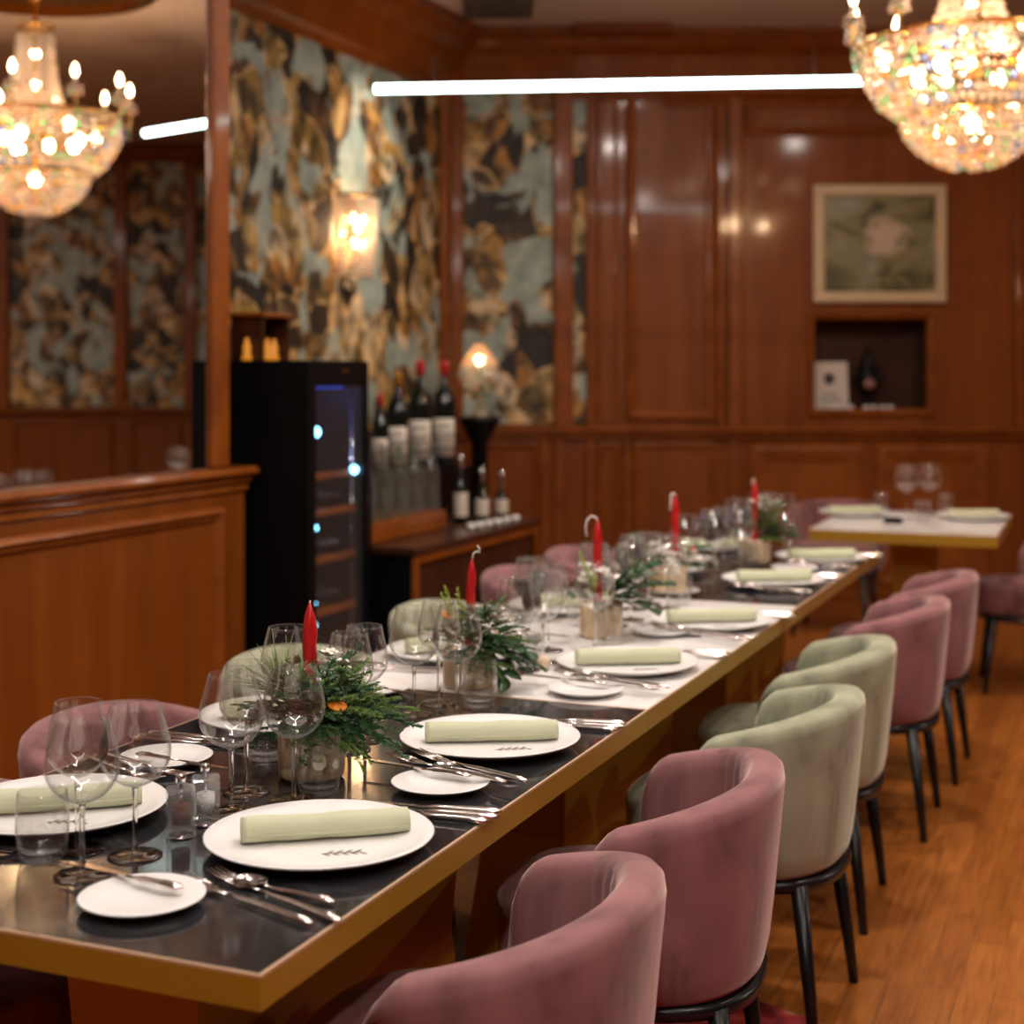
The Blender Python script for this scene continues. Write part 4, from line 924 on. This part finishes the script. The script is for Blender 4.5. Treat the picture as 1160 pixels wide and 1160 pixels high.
# bread plates and cutlery
for side in ('aisle', 'mirror'):
    sg = 1 if side == 'aisle' else -1
    for k in range(6):
        P = plates[side, k]; w_ = ordn[k] + ' place on the ' + side + ' side'
        px = BPpx[k] if side == 'aisle' else ((188, 856) if k == 0 else None)
        U_ = lambda du, dn, z=TZ: Vector((P.x + sg * (dn * CN - du * SN), P.y + sg * (dn * SN + du * CN), z))
        B = T(*px, TZ + .013) if px else U_(-.31, -.03)
        B.z = TZ
        BP.place(B, 0, 'small white bread plate, ' + w_, 'bread plates on the long table')
        g = 'silver cutlery on the long table'; ra = TH + (0 if sg > 0 else PI)
        hx = Vector((math.cos(ra), math.sin(ra), 0))
        # three knives to the right of the plate
        for j in range(3):
            q = U_(.178 + .021 * j, .055 + .006 * (j % 2), TZ + .0012)
            KN.place(q, ra + math.radians(5 + 2.5 * j), ('inner', 'middle', 'outer')[j] + ' silver knife right of the plate, ' + w_, g)
        # two forks and a spoon to the left, fanned
        fa = ra - math.radians(21)
        for j, (du, dn) in enumerate(((-.205, .035), (-.235, .005))):
            q = U_(du, dn, TZ + (.0155 if px != BPpx[0] else .001) + .001 * j)
            f_ = FK.place(q, fa + math.radians(3 * j), ('inner', 'outer')[j] + ' silver fork beside the bread plate, ' + w_, g)
        SP.place(U_(-.187, .03, TZ + .001), ra + math.radians(-9), 'silver dessert spoon next to the forks, ' + w_, g)
        q = Vector((B.x, B.y, TZ + .0145))
        BK.place(q - hx * .02 + Vector((sg * -.01, sg * .045, 0)), fa + math.radians(14), 'silver butter knife on the bread plate, ' + w_, g)
# salt and pepper mills
def mill(P, kind, lab, rz):
    o = thing(kind + '_mill', lab, 'mill', P, rz)
    h = .072; s_ = .021
    t = MB(); t.rbox(-s_, s_, -s_, s_, .003, h, .003); body = part('body', t, 'acrylic', o)
    t = MB(); t.lathe([(.001, .020), (.0135, .020), (.0135, .048), (.001, .048)], 20); part('filling', t, kind, o)
    t = MB(); t.lathe([(.001, .0005), (.018, .0005), (.019, .003), (.001, .003)], 20); part('grinder_base', t, 'chrome', o)
    t = MB(); t.lathe([(.001, h), (.004, h), (.004, h + .006), (.0075, h + .008), (.0075, h + .018), (.005, h + .021), (.001, h + .021)], 16); t.tube([(0, 0, .049), (0, 0, h)], .002, 8); part('knob', t, 'chrome', o)
    return o
mill(T(205, 948), 'pepper', 'clear acrylic pepper mill filled with dark peppercorns', .25)
mill(T(233, 934), 'salt', 'clear acrylic salt mill behind the pepper mill', .2)
mill(T(597, 757), 'salt', 'clear acrylic mill on the white stone near the second arrangement', .4)
t = MB(); t.ball((0, 0, .016), .016, 16, 10); o = part('stone_pebble', t, 'berry', loc=T(616, 758)); tag(o, 'small beige ball on the white stone tabletop', 'ornament')

# ================================================================== CENTREPIECES
def sprig(seed, L=.15, nl=.015, droop=.25, side=3, up=.2, dens=60, flat=True):
    R = random.Random(seed); t = MB()
    def branch(o, d, L, dr, dens, nl):
        pts = []; n = 7
        d = d.normalized()
        for i in range(n + 1):
            f = i / n; pts.append(o + d * L * f + Vector((0, 0, -dr * L * f * f)))
        t.tube(pts, [.0016 * (1 - .6 * i / n) for i in range(n + 1)], 5)
        for k in range(dens):
            f = .06 + .94 * k / dens; i = min(n - 1, int(f * n)); p = pts[i].lerp(pts[i + 1], f * n - i)
            ax = (pts[i + 1] - pts[i]).normalized(); sd = ax.cross(Vector((0, 0, 1))).normalized(); nn = sd.cross(ax)
            a = (0.25 if R.random() < .5 else PI - .25) + R.uniform(-.5, .5) if flat else R.uniform(0, 2 * PI)
            v = (sd * math.cos(a) + nn * abs(math.sin(a)) * (1 if R.random() < .75 else -1) + ax * R.uniform(.5, .9)).normalized() * nl * R.uniform(.8, 1.15) * (1 - .35 * f)
            w = v.cross(ax).normalized() * nl * .115; h = v.cross(w).normalized() * nl * .06
            t.add([p + w, p - w, p + h, p + v * .6 + w * 1.1, p + v * .6 - w * 1.1, p + v * .6 + h, p + v], [(0, 1, 4, 3), (1, 2, 5, 4), (2, 0, 3, 5), (3, 4, 6), (4, 5, 6), (5, 3, 6)])
        return pts
    main = branch(Vector((0, 0, 0)), Vector((1, 0, up)), L, droop, dens, nl)
    for s_ in range(side):
        for sg in (-1, 1):
            f = .22 + .2 * s_; i = int(f * 7); o = main[i]
            branch(o, Vector((.8, sg * .75, up + R.uniform(-.15, .2))), L * (.52 - .1 * s_), droop * .8, int(dens * .55), nl * .9)
    return t
FIR = [sprig(s, .15, .016, .35).mesh('fir_sprig') for s in (1, 2, 3)]
FIR2 = [m_.copy() for m_ in FIR]
FRESH = [sprig(s, .09, .011, .1, 2, .5, 45, False).mesh('fresh_sprig') for s in (4,)]
t = MB(); R = random.Random(9)
for k in range(46):
    a = R.uniform(0, 2 * PI); e = R.uniform(.5, 1.45); L = R.uniform(.06, .095)
    d = Vector((math.cos(a) * math.cos(e), math.sin(a) * math.cos(e), math.sin(e))) * L
    t.tube([(0, 0, 0), d * .5 + Vector((0, 0, .002)), d + Vector((0, 0, -.004))], [.0009, .0008, .0003], 4)
TUFT = t.mesh('pine_tuft')
def leafspray(seed, n=9, L=.13, lw=.011, ll=.04, dr=.2):
    R = random.Random(seed); t = MB(); pts = []
    for i in range(9): f = i / 8; pts.append(Vector((L * f, 0, L * .35 * f - dr * L * f * f)))
    t.tube(pts, .0014, 5)
    for k in range(n):
        f = .15 + .85 * k / n; i = min(7, int(f * 8)); p = pts[i].lerp(pts[i + 1], f * 8 - i); sg = 1 if k % 2 else -1
        d = Vector((.7, sg * .8, R.uniform(-.1, .5))).normalized() * ll * R.uniform(.8, 1.2); w = d.cross(Vector((0, 0, 1))).normalized() * lw
        m = 6; vs = []
        for j in range(m + 1):
            g = j / m; ww = w * math.sin(PI * min(1, g * .95 + .03)) ** .8; c = p + d * g + Vector((0, 0, -.25 * ll * g * g))
            vs += [c - ww + Vector((0, 0, .0015)), c + Vector((0, 0, -.0012)), c + ww + Vector((0, 0, .0015)), c + Vector((0, 0, -.0022))]
        fs = []
        for j in range(m):
            for q in range(4): fs.append((j * 4 + q, j * 4 + (q + 1) % 4, j * 4 + 4 + (q + 1) % 4, j * 4 + 4 + q))
        t.add(vs, fs, True)
    return t
LEAF = [leafspray(1).mesh('leaf_spray'), leafspray(2, 7, .12, .016, .055, .35).mesh('leaf_spray')]
DRY = leafspray(3, 12, .10, .008, .026, .0).mesh('dried_spray')
t = MB(); R = random.Random(5)
for c in range(6):
    cx, cy, cz = R.uniform(-.022, .022), R.uniform(-.022, .022), R.uniform(0, .018)
    for k in range(7):
        a = 2 * PI * k / 7; d = Vector((math.cos(a), math.sin(a), .35)) * .013
        vs = []; w = Vector((-math.sin(a), math.cos(a), 0)) * .0048
        o_ = Vector((cx, cy, cz)); t.add([o_, o_ + d * .6 + w, o_ + d, o_ + d * .6 - w, o_ + d * .55 + Vector((0, 0, -.002))], [(0, 1, 2, 3), (0, 4, 1), (1, 4, 2), (2, 4, 3), (3, 4, 0)])
    t.ball((cx, cy, cz + .003), .004, 8, 6)
FLOW = t.mesh('white_flowers')
def vase_obj(parent):
    t = MB(); t.lathe([(.001, .002), (.050, .002), (.0545, .008), (.0555, .02), (.0555, .080), (.0545, .088), (.050, .090), (.047, .086), (.047, .02), (.001, .012)], 56, ribs=(14, .018)); return part('vase', t, 'vase', parent)
vm = None
CPd = [
  ('fir arrangement with dried leaves and orange slice in the nearest beige vase', dict(fir=[(-20, -.1, 1.0), (15, .05, 1.05), (-50, -.15, .95), (50, .15, .9), (-85, -.1, .8), (100, .1, .8), (160, .1, .7), (-5, .45, .8), (25, .6, .7), (-35, .35, .85), (-130, .0, .7), (-65, .4, .7), (5, .25, 1.0), (-28, .15, .95), (38, .4, .85), (-12, .7, .7), (15, .85, .65), (-50, .65, .7), (-75, .15, .75), (65, .5, .7), (130, .5, .6), (0, 1.1, .6), (-95, 1.0, .75), (-60, 1.05, .85), (-35, .9, .9), (-110, .7, .7), (-75, .8, .8), (-20, 1.0, .8), (20, 1.15, .8)], fresh=[(0, .7, 1.0), (40, .8, .9), (75, .5, .9)], leaf=[(190, .2, .8, 0), (215, .4, .7, 0)], dry=[(200, .9, 1.0), (235, .6, 1.0), (265, .5, .9), (170, .9, .8), (-140, .3, .9), (220, 1.1, 1.1), (190, .5, 1.0), (250, .9, .9)], tuft=[(-.05, -.01, .075), (-.03, .01, .06)], flow=[(.025, .035, .085), (.04, .02, .07)], orange=(.050, -.062, .045), berries=[])),
  ('fir arrangement with white blossom and cream bauble in the second beige vase', dict(fir=[(0, -.2, 1.0), (-30, -.15, .9), (-60, -.25, .9), (30, .0, .8), (150, .1, .6), (90, .2, .6), (-100, -.05, .7), (10, .6, .6), (-20, .5, .7), (-10, .2, .8), (-45, .3, .8), (15, .9, .6), (-80, .6, .6), (60, .6, .6), (200, .5, .6), (-90, 1.0, .7), (-50, 1.0, .75), (-20, 1.1, .7)], fresh=[(170, .9, 1.4), (200, .8, 1.3), (185, 1.15, 1.3)], leaf=[(-15, -.1, 1.0, 1), (-45, -.55, 1.0, 1), (-70, .3, .7, 0)], dry=[(240, .6, .7)], tuft=[], flow=[(.035, -.02, .055), (.05, .0, .045), (.02, -.035, .035)], orange=(-.045, -.02, .07), berries=[(.055, -.035, .035, .011)])),
  ('leafy green arrangement in the third beige vase on white stone', dict(fir=[(-10, .2, .7), (160, .2, .6), (90, .3, .6), (-90, .0, .5)], fresh=[(180, .9, 1.4), (210, .8, 1.2)], leaf=[(0, .3, 1.25, 1), (20, .65, 1.2, 1), (-25, -.1, 1.1, 1), (-5, .95, 1.0, 1), (40, .3, 1.1, 0), (-60, .2, .8, 0)], dry=[], tuft=[], flow=[(-.02, .0, .06)], orange=None, berries=[])),
  ('white-petalled arrangement in the fourth beige vase', dict(fir=[(30, .0, .8), (160, .1, .8), (190, .3, .8), (90, .3, .7)], fresh=[], leaf=[(150, .6, 1.0, 0), (20, .5, .9, 1), (175, .15, 1.2, 0)], dry=[(170, .4, 1.1)], tuft=[], flow=[(-.05, -.03, .01), (.05, -.03, .012), (0, -.05, .012), (.03, 0, .03), (-.03, 0, .03)], orange=None, berries=[(.075, -.01, .05, .009)])),
  ('bushy pale green arrangement in the farthest beige vase', dict(fir=[(-10, .2, .9), (30, .5, .9), (10, 1.0, .8), (70, .5, .8), (-50, .1, .8), (160, .3, .7)], fresh=[(10, .9, 1.1)], leaf=[(-20, .2, 1.0, 1), (15, .3, 1.0, 1), (-45, .5, .9, 0), (40, .8, 1.1, 0)], dry=[(0, 1.2, 1.2), (45, 1.0, 1.1), (20, .7, 1.3), (-30, .9, 1.2)], tuft=[(.03, .0, .06)], flow=[(.03, 0, .12), (.06, .02, .10), (.01, .02, .10)], orange=None, berries=[])),
]
D = math.radians
for k, v in enumerate(vases):
    P = T(*v); lab, d = CPd[k]
    o = thing('table_centrepiece', lab, 'centrepiece', P, 0, 'vases with winter greenery on the long table')
    if vm is None: q = vase_obj(o); vm = q.data
    else: part('vase', vm, 'vase', o)
    zb = .088
    for i, (az, el, s_) in enumerate(d['fir']):
        q = part('fir_sprig', (FIR if i % 5 in (0, 1, 3) else FIR2)[i % 3], 'fir' if i % 5 in (0, 1, 3) else 'pine', o, (.02 * math.cos(D(az)), .02 * math.sin(D(az)), zb + .02 * max(0, el)), (random.uniform(-.4, .4), -el, D(az))); q.scale = (s_ * 1.08,) * 3
    for az, el, s_ in d['fresh']:
        q = part('fresh_sprig', FRESH[0], 'lime', o, (.02 * math.cos(D(az)), .02 * math.sin(D(az)), zb + .015), (0, -el, D(az))); q.scale = (s_,) * 3
    for az, el, s_, w_ in d['leaf']:
        q = part('leaf_spray', LEAF[w_], 'leaf', o, (.02 * math.cos(D(az)), .02 * math.sin(D(az)), zb), (0, -el, D(az))); q.scale = (s_,) * 3
    for az, el, s_ in d['dry']:
        q = part('dried_spray', DRY, 'dry', o, (.02 * math.cos(D(az)), .02 * math.sin(D(az)), zb), (0, -el, D(az))); q.scale = (s_,) * 3
    for x, y, zz in d['tuft']: part('pine_tuft', TUFT, 'pine', o, (x, y, zb + zz - .02), (0, -.25, 0)).scale = (1.2, 1.2, 1.2)
    for x, y, zz in d['flow']: part('white_flowers', FLOW, 'white_petal', o, (x, y, zb + zz), (.2, .2, x * 50)).scale = (1.5, 1.5, 1.5)
    if d['orange']:
        t = MB(); t.lathe([(.001, 0), (.014, 0), (.017, .0015), (.014, .003), (.001, .003)], 20); part('orange_slice', t, 'orange', o, (d['orange'][0], d['orange'][1], zb + d['orange'][2]), (.35, .25, 0))
    for x, y, zz, r in d['berries']:
        t = MB(); t.ball((0, 0, 0), r, 12, 8); part('bauble', t, 'berry' if k == 1 else 'red', o, (x, y, zb + zz))
# twisted red candles standing in the arrangements
def candle_mesh(h, r):
    t = MB(); seg = 20; n = 40; vs = []; fs = []
    for i in range(n + 1):
        f = i / n; z = h * f; rr = r * (1 if f < .80 else max(.12, math.cos((f - .80) / .2 * PI / 2) ** .7))
        for k in range(seg):
            a = 2 * PI * k / seg; q = rr * (1 + .20 * abs(math.sin(1.5 * (a - 9 * f))))
            vs.append((q * math.cos(a), q * math.sin(a), z))
    for i in range(n):
        for k in range(seg): fs.append((i * seg + k, i * seg + (k + 1) % seg, (i + 1) * seg + (k + 1) % seg, (i + 1) * seg + k))
    fs.append(tuple(range(seg - 1, -1, -1))); fs.append(tuple(range(n * seg, n * seg + seg))); t.add(vs, fs, True); return t
cl = [('tall twisted red candle in the nearest fir arrangement', 351, 683, .0105, 0, 0), ('red candle with a curled white wick in the second arrangement', 530, 632, .0085, .02, 1), ('red candle with a looping pale wick in the third arrangement', 677, 588, .010, 0, 2), ('red candle with a pale strip beside it in the fourth arrangement', 765, 560, .010, 0, 3), ('red candle in the farthest, bushy arrangement', 855, 545, .010, .0, 4)]
for k, (lab, px, py, r, ln, sty) in enumerate(cl):
    V = T(*vases[k]); Y = V.y + .01; X = (px - 580) / F * Y; top = CAMZ + (HY - py) / F * Y
    zb = .79
    o = thing('red_candle', lab, 'candle', (X, Y, zb), 0, 'red candles of the long table'); h = top - zb; o.rotation_euler = (ln, ln * 2, 0)
    part('wax', candle_mesh(h, r), 'red', o)
    t = MB()
    if sty == 0: t.tube([(0, 0, h - .003), (.0006, 0, h + .004)], .0012, 6)
    elif sty == 1: t.tube([(0, 0, h - .004), (.002, 0, h + .010), (.010, 0, h + .016), (.016, 0, h + .012), (.015, 0, h + .022), (.010, 0, h + .028)], .0017, 7)
    elif sty == 2: t.tube([(0, 0, h - .006), (-.004, 0, h + .004), (-.016, 0, h + .008), (-.027, 0, h - .002), (-.031, 0, h - .02), (-.028, 0, h - .045)], .0026, 7)
    elif sty == 3: t.tube([(0, 0, h - .004), (-.005, 0, h + .003), (-.012, 0, h), (-.014, 0, h - .02), (-.014, 0, h - .05)], .003, 7)
    else: t.tube([(0, 0, h - .004), (-.004, 0, h + .008), (-.008, 0, h + .006), (-.008, 0, h - .02)], .0022, 7)
    part('wick', t, 'wick', o)

# ================================================================== SMALL TABLE'S THINGS
def S_(px, py): return T(px, py, .75)
for k, (px, py, lab) in enumerate(((967, 584, 'white plate at the left of the small table near the back wall'), (1102, 588, 'white plate at the right of the small table near the back wall'))):
    PP.place(S_(px, py), 0, lab, 'dinner plates on the small table')
    NK.place(S_(px, py) + Vector((0, 0, .0085)), .05, 'rolled green napkin on the ' + ('left' if k == 0 else 'right') + ' plate of the small table', 'rolled napkins on the small table')
WG[0].place(S_(1027, 583), 0, 'stemmed wine glass on the small table, left of its pair', 'wine glasses on the small table', sc=1.12)
WG[0].place(S_(1053, 582), 0, 'stemmed wine glass on the small table, right of its pair', 'wine glasses on the small table', sc=1.12)
TU.place(S_(1045, 591), 0, 'water tumbler before the two wine glasses of the small table', 'tumblers on the small table')
TU.place(S_(998, 581), 0, 'water tumbler by the left plate of the small table', 'tumblers on the small table')
TU.place(S_(1071, 582), 0, 'water tumbler by the right plate of the small table', 'tumblers on the small table')
BP.place(S_(1020, 587), 0, 'small white bread plate in the middle of the small table', 'bread plates on the small table')
t = MB(); t.rbox(-.04, .04, -.02, .02, 0, .028, .003); o = part('black_box', t, 'black', loc=S_(1012, 593), rot=(0, 0, -.35)); tag(o, 'tiny black box at the front edge of the small table', 'box')

# ================================================================== LIGHTS
def light(name, kind, loc, col, e, size=.1, rot=(0, 0, 0), spot=None, blend=.6):
    l = bpy.data.lights.new(name, kind); l.color = col; l.energy = e
    if kind == 'POINT': l.shadow_soft_size = size
    if kind == 'AREA': l.shape = 'DISK'; l.size = size
    if kind == 'SPOT': l.shadow_soft_size = size; l.spot_size = math.radians(spot); l.spot_blend = blend
    o = bpy.data.objects.new(name, l); COL.objects.link(o); o.location = loc; o.rotation_euler = rot; return o
WARM = (1.0, .62, .32); NEU = (1.0, .88, .79)
for q in range(3): light('chandelier_glow', 'POINT', (CH.x + .2 * math.cos(q * 2.1), CH.y + .2 * math.sin(q * 2.1), 2.66), WARM, 26, .03)
light('chandelier_upglow', 'POINT', (CH.x, CH.y, 3.42), WARM, 6, .01)
light('sconce_glow', 'POINT', tuple(UN(5.83, NW + .10, 2.20)), WARM, 22, .03)
light('lamp_glow', 'POINT', (lp.x, lp.y, 1.49), WARM, 2.0, .04)
sl = light('picture_spot', 'SPOT', tuple(UN(6.0, NW + .75, 3.45)), (1, .88, .72), 75, .04, spot=52, blend=.8)
def aim(o, t_):
    o.rotation_euler = (Vector(t_) - o.location).to_track_quat('-Z', 'Y').to_euler()
aim(sl, UN(6.05, NW, 2.55))
for k, (x, y, e) in enumerate(((-.2, 2.1, 14), (.35, 3.6, 36), (.95, 5.0, 36), (2.2, 3.2, 24), (2.6, 5.2, 20), (-.9, 3.6, 16), (.9, 7.5, 16), (1.6, .6, 34), (-.1, -1.3, 65), (7.0, 5.5, 90))):
    d_ = light('ceiling_fill', 'AREA', (x, y, CEIL - .01), NEU, e, .16)  # unseen ceiling lamps; some added only to brighten fronts and the far corner
light('fridge_glow', 'POINT', tuple(UN(FU + .22, FN - .2, 1.34)), (.1, .25, 1), .7, .05)
# Y-shaped tube light above the near end of the long table (out of frame, mirrored in the glasses)
hub = Vector((-.35, 1.45, 2.70))
for k, a in enumerate((100, 220, 340)):
    e_ = hub + Vector((math.cos(D(a)), math.sin(D(a)), 0)) * .95
    led_tube('linear_pendant', hub + (e_ - hub) * .06, e_, .042, 'white tube of the star-shaped pendant over the near table end, ' + ('pointing to the back wall', 'pointing to the mirror', 'pointing to the aisle')[k], m_='led_white')
w = bpy.data.worlds.new('room_air'); S.world = w; w.use_nodes = True
w.node_tree.nodes['Background'].inputs[0].default_value = (.9, .7, .5, 1); w.node_tree.nodes['Background'].inputs[1].default_value = .01

# ================================================================== CAMERA
cam = bpy.data.cameras.new('camera'); co = bpy.data.objects.new('camera', cam); COL.objects.link(co)
co.location = (0, 0, CAMZ); co.rotation_euler = (PI / 2, 0, 0)
cam.sensor_width = 36; cam.lens = 36 * F / 1160; cam.shift_y = -(580 - HY) / 1160; cam.clip_start = .05
cam.dof.use_dof = True; cam.dof.focus_distance = 2.5; cam.dof.aperture_fstop = cam.lens / 18.5
S.camera = co
S.view_settings.view_transform = 'Standard'; S.view_settings.look = 'None'; S.view_settings.gamma = 1; S.view_settings.exposure = 0.03
S.cycles.use_denoising = True; S.cycles.sample_clamp_indirect = 6; S.cycles.max_bounces = 14; S.cycles.transmission_bounces = 12; S.cycles.glossy_bounces = 6; S.cycles.diffuse_bounces = 4
S.cycles.caustics_refractive = False; S.cycles.caustics_reflective = False
# drop prototypes never placed
